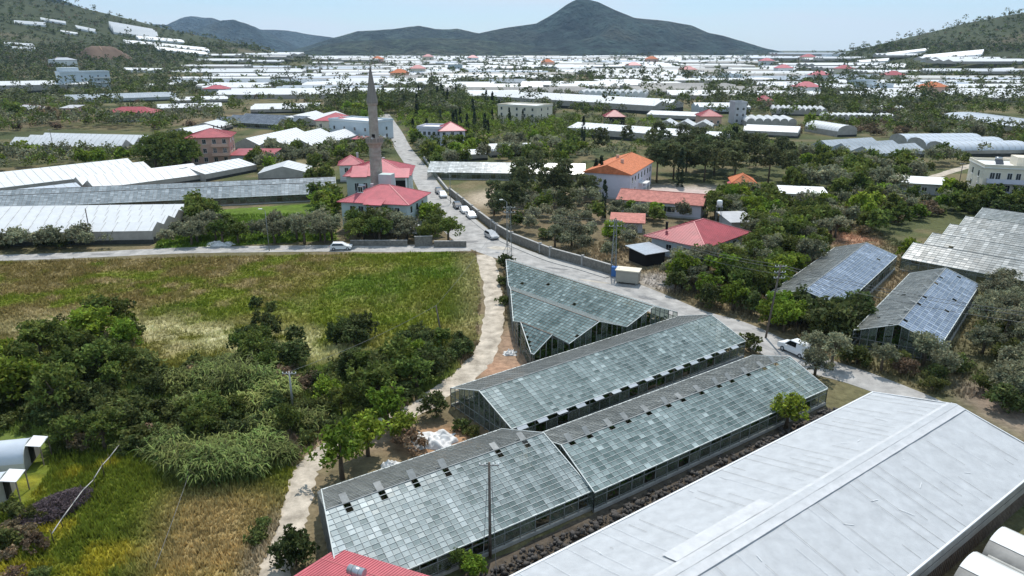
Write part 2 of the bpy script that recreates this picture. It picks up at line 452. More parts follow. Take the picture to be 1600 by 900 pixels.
# ================================================================== THE SETTING
def ground_colour(x, y):
    x = np.asarray(x, float); y = np.asarray(y, float)
    n1 = fbm(x, y, 26, 4, 11); n2 = fbm(x, y, 9, 3, 23); n3 = fbm(x, y, 3.2, 3, 31); n4 = fbm(x, y, 140, 4, 41)
    def mixc(c, d, t): return c * (1 - t[..., None]) + np.array(d) * t[..., None]
    c = np.zeros(x.shape + (3,)) + np.array((.085, .092, .038))
    c = mixc(c, (.055, .068, .028), sstep(.45, .65, n1))
    c = mixc(c, (.17, .135, .075), sstep(.50, .66, n2) * .75)
    c = mixc(c, (.21, .155, .10), sstep(.60, .72, n4) * .6)
    hl = sstep(3, 22, hz(x, y)); sc_ = np.array((.052, .062, .032)) * (.6 + .8 * n2[..., None]); sc_ = mixc(sc_, (.12, .10, .065), sstep(.58, .7, n4) * .8)
    c = c * (1 - hl[..., None]) + sc_ * hl[..., None]
    # the open field
    wob = (n2 - .5) * 9
    f = in_poly(x + wob * .3, y + wob * .3, FIELD).astype(float)
    fc = np.zeros(x.shape + (3,)) + np.array((.128, .152, .018))
    fc = mixc(fc, (.150, .150, .026), sstep(.42, .62, n2))
    fc = mixc(fc, (.080, .128, .014), sstep(.47, .66, n1) * .85)
    br = sstep(-22, -66, x + (n1 - .5) * 60 + (y - 110) * -.45)
    fc = mixc(fc, (.165, .122, .050), br * sstep(.36, .58, n2 * .5 + n3 * .5 + .04) * .85)
    fc = mixc(fc, (.22, .175, .085), sstep(.60, .70, n3) * (.25 + .6 * br))
    pale = np.clip(np.exp(-((x + 58) / 13) ** 2 - ((y - 96) / 5) ** 2) + np.exp(-((x + 38) / 9) ** 2 - ((y - 92) / 4) ** 2) + np.exp(-((x + 26) / 6) ** 2 - ((y - 88) / 6) ** 2) * .8, 0, 1)
    fc = mixc(fc, (.46, .43, .25), pale * sstep(.38, .58, n3 * .6 + n2 * .4) * .9)
    edge = sstep(6, 1, seg_dist(x, y, [TRACK[0], TRACK[1], TRACK[2], TRACK[3]], False) - 1.5)
    fc = mixc(fc, (.30, .25, .13), edge * .6)
    c = c * (1 - f[..., None]) + fc * f[..., None]
    sg = in_poly(x + wob * .4, y + wob * .4, SCRUB).astype(float)[..., None]
    c = c * (1 - sg) + (np.array((.095, .125, .028)) * (.6 + .8 * n3[..., None])) * sg
    # bottom-left scrubby meadow with a straw patch
    m = in_poly(x + wob * .25, y + wob * .25, MEADOW).astype(float)
    mc = np.zeros(x.shape + (3,)) + np.array((.115, .140, .018))
    mc = mixc(mc, (.235, .205, .022), sstep(.52, .64, n3 * .5 + n2 * .5))
    mc = mixc(mc, (.05, .075, .02), sstep(.55, .7, n1) * .7)
    straw = np.clip(np.exp(-((x + 24.0 + (y - 50) * .25) / 6.0) ** 4 - ((y - 50) / 7) ** 4), 0, 1)
    mc = mixc(mc, (.33, .24, .115), straw * (.75 + .25 * n3))
    c = c * (1 - m[..., None]) + mc * m[..., None]
    g2 = in_poly(x, y, GREEN2).astype(float)
    c = c * (1 - g2[..., None]) + (np.array((.10, .155, .022)) * (.75 + .5 * n3[..., None])) * g2[..., None]
    # bare earth round the glasshouses and beside the track
    for (ex, ey, rx, ry, cc) in EARTH:
        t = np.exp(-(((x - ex) / rx) ** 2 + ((y - ey) / ry) ** 2) ** 2 * 1.2) * sstep(.2, .5, n3 + .15)
        c = mixc(c, cc, t)
    sh = 0.8 + .4 * n3
    return c * sh[..., None]
def pxs(l, z=0): return [G(a, b, z) for a, b in l]
TRACK = pxs([(757, 398), (768, 440), (772, 490), (762, 540), (735, 580), (690, 612), (650, 640), (600, 660), (545, 685), (500, 710), (474, 745), (462, 800), (445, 850), (425, 905), (412, 960)])
FIELD = pxs([(-300, 418), (300, 402), (745, 394), (752, 480), (745, 530), (700, 560), (560, 560), (480, 590), (330, 560), (240, 610), (60, 560), (-300, 600)])
MEADOW = pxs([(-260, 760), (0, 720), (200, 705), (300, 735), (450, 730), (470, 760), (450, 830), (420, 905), (330, 1010), (-300, 1010)])
SCRUB = pxs([(-200, 600), (60, 555), (240, 600), (330, 555), (480, 580), (560, 555), (700, 555), (720, 575), (640, 630), (560, 670), (470, 715), (300, 745), (200, 720), (0, 735), (-200, 770)])
GREEN2 = pxs([(232, 335), (500, 317), (525, 325), (525, 375), (245, 390)])
EARTH = [(*G(790, 575), 5.5, 4.5, (.33, .20, .13)), (*G(800, 540), 2.6, 7, (.28, .19, .13)), (*G(690, 690), 5, 3.5, (.36, .21, .12)), (*G(1325, 375), 7, 6, (.34, .2, .13)),
         (*G(500, 690), 8, 3, (.27, .2, .14)), (*G(1030, 440), 4, 5, (.33, .3, .27)), (*G(470, 262), 9, 16, (.34, .28, .16)), (*G(785, 310), 10, 14, (.40, .33, .25)),
         (*G(1580, 640), 5, 8, (.22, .17, .13)), (*G(1060, 300), 26, 12, (.42, .36, .31)), (*G(420, 860), 1.8, 6, (.3, .25, .17))]
def grow(a, b, s0, r, lim):
    o = []; s = s0; v = b
    while v < lim: o.append(v); s *= r; v += s
    return o
xs = np.arange(-115, 115.1, 1.0)
tail = np.array(grow(0, 116, 1.4, 1.09, 9300))
xs = np.concatenate([-tail[::-1], xs, tail])
ys = np.arange(30, 190.1, 1.0)
ys = np.concatenate([[-60, -20, 10, 22], ys, np.array(grow(0, 191, 1.3, 1.045, 9300))])
XX, YY = np.meshgrid(xs, ys)
ZZ = hz(XX, YY)
nx, ny = len(xs), len(ys)
idx = np.arange(nx * ny).reshape(ny, nx)
Fq = np.stack([idx[:-1, :-1], idx[:-1, 1:], idx[1:, 1:], idx[1:, :-1]], -1).reshape(-1, 4)
gc = ground_colour(XX.ravel(), YY.ravel())
go = link(bpy.data.objects.new('ground', np_mesh('ground', np.stack([XX.ravel(), YY.ravel(), ZZ.ravel()], -1), Fq, M['ground'], gc, True)))
tag(go, kind='structure')

# ---- mountains: a crest line, slopes falling to both sides, gullies cut in them
def mountain(name, D, crest, front, back, colr, seed, nx=150, ny=46, rough=.5):

    b = np.array([-(p[1] - 450) / FPX for p in crest])
    a = np.array([(p[0] - 800) / FPX for p in crest])
    t = D / (math.cos(PITCH) + b * math.sin(PITCH))
    X = a * t; Zc = CAMH + (-math.sin(PITCH) + b * math.cos(PITCH)) * t
    x = np.linspace(X[0], X[-1], nx)
    zc = np.interp(x, X, np.maximum(Zc, 0))
    v = np.linspace(-1, 1, ny)
    XX, VV = np.meshgrid(x, v)
    YY = D + np.where(VV < 0, VV * front, VV * back)
    base = 1 - np.abs(VV)
    g = np.clip(np.abs(fbm(XX, YY * .30, front * .30, 6, seed) - .5) * 3.6, 0, 1)
    cut = 1 - rough * 1.25 * (1 - g) * np.sin(np.pi * np.clip(base, 0, 1)) * 1.3
    prof = (.35 * base + .65 * base * base * (3 - 2 * base)) * cut
    Z = np.interp(XX, X, np.maximum(Zc, 0)) * prof + (fbm(XX, YY, front * .12, 3, seed + 5) - .5) * zc[None, :] * .10 * (base > 0) * np.sin(np.pi * base) - 2
    n1 = fbm(XX, YY, front * .22, 5, seed + 9); n2 = fbm(XX, YY, front * .07, 4, seed + 19)
    C = np.zeros(XX.shape + (3,)) + np.array(colr)
    C = C * (.25 + 1.5 * np.clip((n2[..., None] - .5) * 1.8 + .5, 0, 1))
    lt = (sstep(.52, .66, n1) * (.35 + .65 * sstep(.75, .2, base)) * .75)[..., None]
    C = C * (1 - lt) + np.array((.065, .066, .045)) * lt
    idx = np.arange(nx * ny).reshape(ny, nx)
    F = np.stack([idx[:-1, :-1], idx[:-1, 1:], idx[1:, 1:], idx[1:, :-1]], -1).reshape(-1, 4)
    o = link(bpy.data.objects.new(name, np_mesh(name, np.stack([XX.ravel(), YY.ravel(), Z.ravel()], -1), F, M['mount'], C.reshape(-1, 3), True)))
    return tag(o, kind='structure')
M['mount'] = attr_mat('mountain_forest', .03, .15, 2.1, .97, 1.0, .03, 60)
mountain('mountain', 4300, [(500, 86), (560, 80), (640, 72), (700, 62), (745, 52), (790, 42), (838, 35), (868, 18), (888, 4), (900, -2), (914, -4), (935, 1), (960, 14), (990, 27), (1012, 29), (1045, 32), (1080, 38), (1106, 50), (1130, 55), (1165, 66), (1200, 79), (1240, 86)], 1100, 1800, (.016, .027, .023), 5, 420, 130)
mountain('foothills', 3700, [(430, 86), (480, 78), (505, 69), (540, 64), (600, 60), (680, 58), (740, 60), (800, 66), (860, 74), (920, 80), (980, 86)], 700, 900, (.028, .038, .024), 15, 260, 60)
mountain('foothills', 5000, [(440, 84), (490, 68), (520, 58), (560, 47), (585, 47), (625, 42), (655, 38), (680, 44), (715, 43), (740, 49), (790, 60), (840, 80)], 1000, 1200, (.026, .038, .028), 25, 260, 60)
mountain('far_mountains', 7600, [(180, 60), (215, 37), (240, 35), (262, 36), (282, 26), (298, 22), (330, 25), (348, 31), (380, 40), (410, 44), (445, 45), (470, 50), (520, 57), (560, 70), (620, 84)], 1300, 1200, (.026, .038, .040), 35, 220, 50)
mountain('mountain', 6000, [(200, 70), (260, 56), (300, 46), (330, 36), (350, 29), (365, 28), (385, 36), (410, 50), (440, 64), (480, 84)], 1100, 1300, (.020, .032, .033), 45, 200, 60)
mountain('mountain', 3900, [(-260, -130), (-120, -80), (0, -40), (75, -14), (100, -2), (135, 12), (165, 24), (200, 38), (250, 58), (300, 80)], 900, 1300, (.020, .032, .030), 55, 220, 60)
mountain('hill', 3600, [(1380, 84), (1440, 74), (1520, 64), (1620, 50), (1720, 30), (1850, 10)], 800, 1500, (.03, .038, .024), 65, 140, 50)

# ---- roads, track, pavement
def ribbon(name, pts, w, z, m, kind='structure', thick=.06, sub=10, wob=0.0, margin=0.3):
    # smooth the centre line, lay a strip with side faces
    P0 = [Vector((*p, 0)) for p in pts]
    C = []
    for i in range(len(P0) - 1):
        p0, p1, p2, p3 = P0[max(i - 1, 0)], P0[i], P0[i + 1], P0[min(i + 2, len(P0) - 1)]
        for k in range(sub):
            t = k / sub
            C.append(.5 * ((2 * p1) + (p2 - p0) * t + (2 * p0 - 5 * p1 + 4 * p2 - p3) * t * t + (3 * p1 - p0 - 3 * p2 + p3) * t ** 3))
    C.append(P0[-1])
    ws = w if isinstance(w, (list, tuple)) else [w] * len(pts)
    L, Rr, V = [], [], []
    for i, c in enumerate(C):
        d = (C[min(i + 1, len(C) - 1)] - C[max(i - 1, 0)]).normalized()
        n = Vector((-d.y, d.x, 0)); u = i / sub; k = min(int(u), len(ws) - 2)
        ww = ws[k] + (ws[k + 1] - ws[k]) * (u - k)
        a = c + n * (ww / 2 + (random.random() - .5) * wob); b = c - n * (ww / 2 + (random.random() - .5) * wob)
        zz = z + float(hz(c.x, c.y))
        L.append((a.x, a.y)); Rr.append((b.x, b.y))
        V += [(a.x, a.y, zz), (b.x, b.y, zz), (a.x, a.y, zz - thick), (b.x, b.y, zz - thick)]
    F = []
    for i in range(len(C) - 1):
        j = 4 * i
        F += [(j, j + 1, j + 5, j + 4), (j + 2, j, j + 4, j + 6), (j + 1, j + 3, j + 7, j + 5)]
    mb = MB().add(V, F)
    o = mb.build(name, m)
    for k in range(0, len(L) - 1, sub):
        e = min(k + sub, len(L) - 1)
        FOOT.append((L[k:e + 1] + Rr[k:e + 1][::-1], margin))
    return tag(o, kind=kind)
ROAD = pxs([(600, 178), (617, 205), (630, 232), (652, 262), (674, 298), (698, 330), (742, 372), (815, 402), (900, 425), (985, 455), (1070, 492), (1140, 512), (1200, 538), (1262, 566), (1340, 590), (1425, 622), (1500, 655)])
ribbon('road', ROAD, [6, 6.2, 6.4, 6.6, 6.8, 8, 9.5, 8.2, 7.6, 7.4, 7.4, 7, 6.5, 6, 5, 4.5, 4], .030, M['asphalt'], margin=.6)
ribbon('side_road', pxs([(-340, 418), (-60, 405), (120, 399), (300, 391), (500, 388), (640, 388), (735, 386)]), [4, 4.2, 4.4, 4.6, 5, 5.5, 6], .022, M['asphalt'], wob=.25)
ribbon('concrete_track', TRACK, [3.4, 3.0, 3.0, 3.0, 3.2, 2.9, 2.6, 2.3, 2.3, 2.3, 2.3, 2.4, 2.4, 2.5, 2.6], .014, M['concrete'], wob=.45, margin=-.1)
ribbon('hillside_lane', [GT(a, b) for a, b in [(1440, 283), (1480, 270), (1520, 258), (1560, 249), (1640, 236)]], 3.2, .05, M['concrete'], wob=.4)
ribbon('school_yard', pxs([(975, 300), (1040, 303), (1110, 306), (1150, 310)]), [10, 16, 16, 8], .01, mat('yard_paving', (.45, .36, .32), .9, .2, .5))

M['patch'] = mat('asphalt_patch', (.20, .195, .19), .92, .3, 1.2, .3)
M['dust'] = mat('road_dust', (.42, .38, .32), .95, .3, .8, .3)
for k, (px_, py_, w_, l_, a_, m_) in enumerate([(735, 378, 2.0, 3.4, .3, 'patch'), (870, 420, 1.2, 5.0, -.42, 'patch'), (1010, 466, 1.4, 3.2, -.5, 'patch'), (690, 322, 1.0, 4.0, -.9, 'patch'), (1120, 508, 1.2, 4.5, -.45, 'dust'), (780, 388, 2.6, 5.0, -.4, 'dust'), (930, 440, 1.0, 6.0, -.45, 'dust'), (640, 250, 1.2, 5, -1.1, 'patch'), (420, 390, .9, 6.5, .02, 'dust'), (160, 397, 1.1, 5.0, .02, 'patch')]):
    x_, y_ = G(px_, py_); rp_ = random.Random(k)
    pts_ = []
    for q in range(14):
        t_ = 2 * math.pi * q / 14; r_ = rp_.uniform(.75, 1.1); u_, v_ = math.cos(t_) * l_ / 2 * r_, math.sin(t_) * w_ / 2 * r_
        pts_.append((x_ + u_ * math.cos(a_) - v_ * math.sin(a_), y_ + u_ * math.sin(a_) + v_ * math.cos(a_), .036))
    tag(MB().add(pts_, [tuple(range(14))]).build('road_patch', M[m_]), kind='structure')

# ================================================================== GLASSHOUSES
pane_unit = {}
def pane_mesh(key, m):
    if key not in pane_unit:
        pane_unit[key] = MB().box(-.5, .5, -.5, .5, -.5, .5).mesh('pane', m)
    return pane_unit[key]
CROPS = []          # floors where plants show through the glass
def glasshouse(name, label, org, deg, spans, ulim, he, hr, pw, pl, mk, mks, nind=0, missing=.015, vents=(), flaps=False, bars='bar', rows_white=True, barw=.05, group=None, crop=1.0, wallmiss=.25, walls=True, aligned=True, mback=None, joined=False, wash=lambda u, v, r: .42 + r.gauss(0, .12) + (.4 if r.random() < .04 else 0)):
    """Local frame: x along the ridge, y across (to the left), origin at the near right eave corner."""
    ang = R(deg)
    root = empty(name, (*org, 0), ang)
    tag(root, label, 'greenhouse', group)
    W = sum(spans)
    c0 = Vector((*org, 0))
    ca, sa = math.cos(ang), math.sin(ang)
    def world(u, v, z=0): return Vector((org[0] + ca * u - sa * v, org[1] + sa * u + ca * v, z))
    poly = [world(ulim(0)[0], 0), world(ulim(0)[1], 0), world(ulim(W)[1], W), world(ulim(W)[0], W)]
    poly = [world(ulim(v)[0], v)[:2] for v in np.linspace(0, W, 12)] + [world(ulim(v)[1], v)[:2] for v in np.linspace(W, 0, 12)]
    FOOT.append((poly, .4))
    rs = random.Random(hash(name + label) & 0xffff if False else len(label) * 7 + int(abs(org[0]) * 10))
    panes = []                          # (centre, rotation x, width, length)
    fr, wallp, white = MB(), MB(), MB()
    v0 = 0.0
    posts = []
    for si, w in enumerate(spans):
        for side in (0, 1):
            run = w / 2; rise = hr - he
            sl_len = math.hypot(run, rise); tilt = math.atan2(rise, run)
            nr = max(1, round(sl_len / pl)); L = sl_len / nr
            for r in range(nr):
                s = (r + .5) * L
                if side == 0: v = v0 + s * math.cos(tilt); z = he + s * math.sin(tilt); rx = tilt
                else: v = v0 + w - s * math.cos(tilt); z = he + s * math.sin(tilt); rx = -tilt
                u0, u1 = ulim(v)
                if u1 - u0 < .4: continue
                eds = [u0] + [k * pw for k in range(math.ceil((u0 + .12) / pw), math.floor((u1 - .12) / pw) + 1)] + [u1]
                for ua_, ub_ in zip(eds, eds[1:]):
                    wd = ub_ - ua_; u = (ua_ + ub_) / 2; k = int(math.floor(u / pw))
                    if rs.random() < missing: continue
                    if side == 0 and r >= nr - (2 if pw < .6 else 1) and any(abs(u - vv) < pw * .5 for vv in vents): continue
                    lev = wash(u, v, rs) + (_hash(np.array(k), np.array(si * 2 + side), 5) - .5) * .34
                    panes.append((u, v, z + .012 * (k % 2), rx + rs.gauss(0, .012), wd, L * 1.015, rs.gauss(0, .008), float(lev)))
                # row bar under each line of panes
                if r > 0:
                    vb = v0 + (r * L) * math.cos(tilt) if side == 0 else v0 + w - (r * L) * math.cos(tilt)
                    zb = he + r * L * math.sin(tilt)
                    ua, ub = ulim(vb)
                    if ub - ua > .4: (white if rows_white and side == 0 else fr).bar((ua, vb, zb + .04), (ub, vb, zb + .035), barw * .65, .03)
            # rafters / glazing bars down the slope
            ua, ub = ulim(v0 + w / 4 if side == 0 else v0 + 3 * w / 4)
            vv_ = np.linspace(v0, v0 + w / 2, 25) if side == 0 else np.linspace(v0 + w, v0 + w / 2, 25)
            lim_ = [ulim(q) for q in vv_]
            for k in range(math.ceil(min(a for a, b in lim_) / pw), math.floor(max(b for a, b in lim_) / pw) + 1):
                u = k * pw
                ins_ = [q for q, (a, b) in zip(range(25), lim_) if a <= u <= b]
                if len(ins_) < 2: continue
                f0, f1 = ins_[0] / 24, ins_[-1] / 24
                fr.bar((u, vv_[ins_[0]], he + (hr - he) * f0 + .012), (u, vv_[ins_[-1]], he + (hr - he) * f1 + .012), .028, .06)
        # ridge and eave gutters
        r0, r1 = ulim(v0 + w / 2)
        fr.bar((r0, v0 + w / 2, hr + .03), (r1, v0 + w / 2, hr + .03), .12, .06)
        for vv in (v0, v0 + w):
            e0, e1 = ulim(vv)
            white.bar((e0, vv, he - .03), (e1, vv, he - .03), .13, .09)
        # gable edges
        for ev, end in ((0, 0), (1, 1)):
            a = (ulim(v0)[end], v0, he + .05); b = (ulim(v0 + w / 2)[end], v0 + w / 2, hr + .05); c = (ulim(v0 + w)[end], v0 + w, he + .05)
            white.bar(a, b, .09, .06); white.bar(b, c, .09, .06)
            ng = max(3, round(w / .9))
            for k in range(ng + 1):
                vv = v0 + w * k / ng
                zt = he + (hr - he) * (1 - abs(k / ng - .5) * 2)
                posts.append((ulim(vv)[end], vv, zt))
                if k < ng and rs.random() > wallmiss:
                    v2 = v0 + w * (k + 1) / ng
                    zt2 = he + (hr - he) * (1 - abs((k + 1) / ng - .5) * 2)
                    for h0, h1 in ((.35, .62), (.64, 1.0)):
                        if rs.random() < .12: continue
                        A = (ulim(vv)[end], vv); Bq = (ulim(v2)[end], v2)
                        zb0, zb1 = zt * h0 if h0 > .4 else .35, zt2 * h0 if h0 > .4 else .35
                        wallp.add([(*A, zb0), (*Bq, zb1), (*Bq, zt2 * h1 - .05), (*A, zt * h1 - .05)], [(0, 1, 2, 3)])
            e = ulim(v0)[end]; f2 = ulim(v0 + w)[end]
            fr.bar((e, v0, he * .62), (f2, v0 + w, he * .62), .06); fr.bar((e, v0, .3), (f2, v0 + w, .3), .06)
        v0 += w
    # side walls with posts, a low plinth and glass or film between
    if walls:
        for vv in (0, W):
            e0, e1 = ulim(vv)
            n = max(2, round((e1 - e0) / 1.5))
            for k in range(n + 1):
                u = e0 + (e1 - e0) * k / n
                posts.append((u, vv, he))
                if k < n:
                    u2 = e0 + (e1 - e0) * (k + 1) / n
                    if rs.random() > wallmiss: wallp.add([(u + .05, vv, .5), (u2 - .05, vv, .5), (u2 - .05, vv, he * .72), (u + .05, vv, he * .72)], [(0, 1, 2, 3)])
                    if rs.random() > wallmiss * 1.4 and not flaps: wallp.add([(u + .05, vv, he * .74), (u2 - .05, vv, he * .74), (u2 - .05, vv, he - .1), (u + .05, vv, he - .1)], [(0, 1, 2, 3)])
            fr.bar((e0, vv, he * .73), (e1, vv, he * .73), .06); fr.bar((e0, vv, .5), (e1, vv, .5), .06)
            pl_ = MB().bar((e0, vv, .12), (e1, vv, .12), .22, .34)
            pl_.build('plinth', M['kerb'], root)
    pm = MB().box(-.035, .035, -.035, .035, 0, 1).mesh('post', M['steel'])
    for (u, v, h) in posts:
        if joined: fr.bar((u, v, 0), (u, v, h), .07)
        else: inst('post', pm, root, (u, v, 0), scale=(1, 1, h))
    fr.build('frame', M['steel'] if bars == 'bar' else M['rust'], root)
    white.build('glazing_bars', M['bar'], root)
    if wallp.f: wp = wallp.build('wall_glazing', M['glassW'], root); wp['kind'] = 'stuff'
    # the roof panes: the largest in view each an object, the rest one part
    def dist(p): return (world(p[0], p[1], p[2]) - Vector((0, 0, CAMH))).length + (400 if p[3] < 0 else 0)
    panes.sort(key=dist)
    me = pane_mesh(mk, M[mk])
    for (u, v, z, rx, wd, L, ry, lev) in panes[:nind]:
        o = inst('pane', me, root, (u, v, z), (rx, ry, 0), (wd - .016, L, .008)); o.color = (lev, lev, lev, 1)
    rest = panes[nind:]
    if rest:
        V = []; F = []; MI = []
        q = np.array([(-.5, -.5), (.5, -.5), (.5, .5), (-.5, .5)])
        LV_ = np.repeat(np.array([p[7] for p in rest]), 4)[:, None] * np.ones((1, 3))
        for i, (u, v, z, rx, wd, L, ry, lev) in enumerate(rest):
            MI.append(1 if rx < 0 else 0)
            x = q[:, 0] * (wd - .03); y = q[:, 1] * L
            V.append(np.stack([u + x, v + y * math.cos(rx), z + y * math.sin(rx) - x * math.sin(ry)], -1))
            F.append(np.arange(4) + 4 * i)
        o = link(bpy.data.objects.new('roof_glazing', np_mesh('roof_glazing', np.concatenate(V), np.array(F), M[mks], LV_)), root)
        o.data.materials.append(M[mback or 'glassBack']); o.data.polygons.foreach_set('material_index', MI)  # panes sloping away get the glass with the dim reflection painted in
        o['kind'] = 'stuff'
    # open ridge vents and flaps
    vm = MB().box(-.3, .3, -.02, .02, 0, .85).mesh('vent_sash', M['steel'])
    for vv in vents:
        inst('vent_sash', vm, root, (vv, spans[0] / 2 + .02, hr + .05), (R(-62 + rs.uniform(-12, 12)), 0, 0))
    if flaps:
        fm = MB().box(-.62, .62, -.5, 0, -.012, .012).mesh('side_flap', M['glassFar'])
        e0, e1 = ulim(0); n = int((e1 - e0) / 2.6)
        for k in range(n): inst('side_flap', fm, root, (e0 + 1.2 + k * 2.6, -.02, he - .03), (R(rs.uniform(8, 24)), 0, 0))
    if crop: CROPS.append((root, ulim, W, crop, he))
    return root
def straight(L, s0=0, s1=0, W=1):
    return lambda v: (s0 * v / W, L + s1 * v / W)
# A1: whitewashed near house, its near end cut at a slant
def a1lim(v):
    return (max(3.0 * v / 13.2, 3.4 - 1.2 * max(0, 6.6 - abs(v - 6.6)) if v > 9 else 3.0 * v / 13.2), 22.6 - .7 * v / 13.2)
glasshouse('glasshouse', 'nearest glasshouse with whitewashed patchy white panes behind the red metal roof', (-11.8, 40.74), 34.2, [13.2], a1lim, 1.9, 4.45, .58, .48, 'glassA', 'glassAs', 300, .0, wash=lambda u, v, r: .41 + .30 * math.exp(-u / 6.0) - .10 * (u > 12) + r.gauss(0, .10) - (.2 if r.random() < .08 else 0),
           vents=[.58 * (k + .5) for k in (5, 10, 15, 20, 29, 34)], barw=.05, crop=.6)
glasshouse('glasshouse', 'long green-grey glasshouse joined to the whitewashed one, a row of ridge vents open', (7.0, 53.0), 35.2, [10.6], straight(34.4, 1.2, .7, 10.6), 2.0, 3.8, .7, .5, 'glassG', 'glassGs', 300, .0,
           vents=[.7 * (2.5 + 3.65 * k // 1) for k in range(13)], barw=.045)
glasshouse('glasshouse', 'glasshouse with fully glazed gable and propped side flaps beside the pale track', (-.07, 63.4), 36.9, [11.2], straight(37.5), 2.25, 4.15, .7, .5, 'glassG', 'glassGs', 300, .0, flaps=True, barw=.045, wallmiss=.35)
# C: three spans, cut off along the track
def clen(t):
    pts = [(0, .6), (1, 1.9), (2.75, 5.8), (5.5, 10.6), (15.5, 24.1), (20.4, 30.8), (25.3, 36.0)]
    t = min(max(t, 0), 25.3)
    for (a, b), (c, d) in zip(pts, pts[1:]):
        if t <= c: return b + (d - b) * (t - a) / (c - a)
def glass_c():
    # origin at the road end of the gable line; y runs back towards the track; the gable line is not square to the ridges
    e = (2.7 + math.cos(R(35.5)) * 25.4, 81.2 + math.sin(R(35.5)) * 25.4)
    L = lambda v: (2.65 * v / 25.26, 2.65 * v / 25.26 + clen(25.26 - v))
    return glasshouse('glasshouse', 'old three-span dark green glasshouse filling the corner between road and track', e, 131.5, [9.75, 10.0, 5.5], L, 2.45, 4.35, .62, .5, 'glassC', 'glassC', 0, .008, mback='glassC', bars='rust', barw=.03, wallmiss=.3)
glass_c()
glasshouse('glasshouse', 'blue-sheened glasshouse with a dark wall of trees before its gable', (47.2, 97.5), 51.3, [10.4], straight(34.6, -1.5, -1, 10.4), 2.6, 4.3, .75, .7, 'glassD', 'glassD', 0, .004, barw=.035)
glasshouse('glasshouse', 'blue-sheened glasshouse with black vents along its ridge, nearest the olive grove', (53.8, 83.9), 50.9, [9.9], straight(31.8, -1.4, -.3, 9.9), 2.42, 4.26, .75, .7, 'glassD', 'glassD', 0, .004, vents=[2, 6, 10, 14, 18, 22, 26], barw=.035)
def glass_e():
    # ridge direction -48 deg from the stepped left end; y must run away from the camera (left of the ridge direction)
    org = G(1409, 403, 2.4)
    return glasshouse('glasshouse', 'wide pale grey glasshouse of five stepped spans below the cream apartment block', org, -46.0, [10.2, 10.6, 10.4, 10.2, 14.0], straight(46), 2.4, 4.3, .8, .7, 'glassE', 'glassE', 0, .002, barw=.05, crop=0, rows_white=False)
glass_e()

def bank(name, label, a, b, w, n, seed, hmax=.5):
    rs = np.random.default_rng(seed)
    a, b = np.array(a, float), np.array(b, float); d = (b - a) / np.linalg.norm(b - a); nn = np.array((-d[1], d[0])); L = np.linalg.norm(b - a)
    ico = np.array([(1, 0, 0), (-1, 0, 0), (0, 1, 0), (0, -1, 0), (0, 0, 1), (0, 0, -1)], float)
    fi = np.array([(0, 2, 4), (2, 1, 4), (1, 3, 4), (3, 0, 4), (2, 0, 5), (1, 2, 5), (3, 1, 5), (0, 3, 5)])
    V, F = [], []
    for k in range(n):
        u, v = rs.uniform(0, L), rs.normal(0, w / 3.2)
        r = .05 + .30 * rs.uniform(0, 1) ** 2.2
        c = a + d * u + nn * v
        q, _ = np.linalg.qr(rs.normal(size=(3, 3)))
        V.append((ico * rs.uniform(.6, 1.3, (6, 1))) @ q * r + np.array((c[0], c[1], hmax * max(0, 1 - abs(v) / w) * rs.uniform(.2, 1)))); F.append(fi + 6 * k)
    o = link(bpy.data.objects.new(name, np_mesh(name, np.concatenate(V), np.concatenate(F), M['darkstone'])))
    tag(o, label, 'rubble', kind='stuff')
M['darkstone'] = mat('dark_stone', (.075, .068, .062), .95, .5, 1.5, .6)
for (a_, b_, w_) in (((-4.0, 44.0), (38.0, 73.2), 1.5), ((-9.0, 40.6), (6.0, 50.9), 1.2)):
    pass
ribbon('rubble_strip', [(-5.0, 42.5), (9, 52.3), (22, 61.5), (35.8, 71.2)], 3.4, .008, M['darksoil'], wob=.5)
bank('rubble_bank', 'dark stone rubble between the long glasshouse and the silvery greenhouse', (-5.0, 42.4), (35.8, 71.1), 1.6, 1300, 3)
ribbon('rubble_strip', [(2.1, 63.7), (16, 74.2), (29.5, 84.3)], 1.9, .008, M['darksoil'], wob=.4)
bank('rubble_bank', 'dark earth and stones in the gap between the two parallel glasshouses', (2.1, 63.7), (29.3, 84.2), .9, 900, 4, .3)

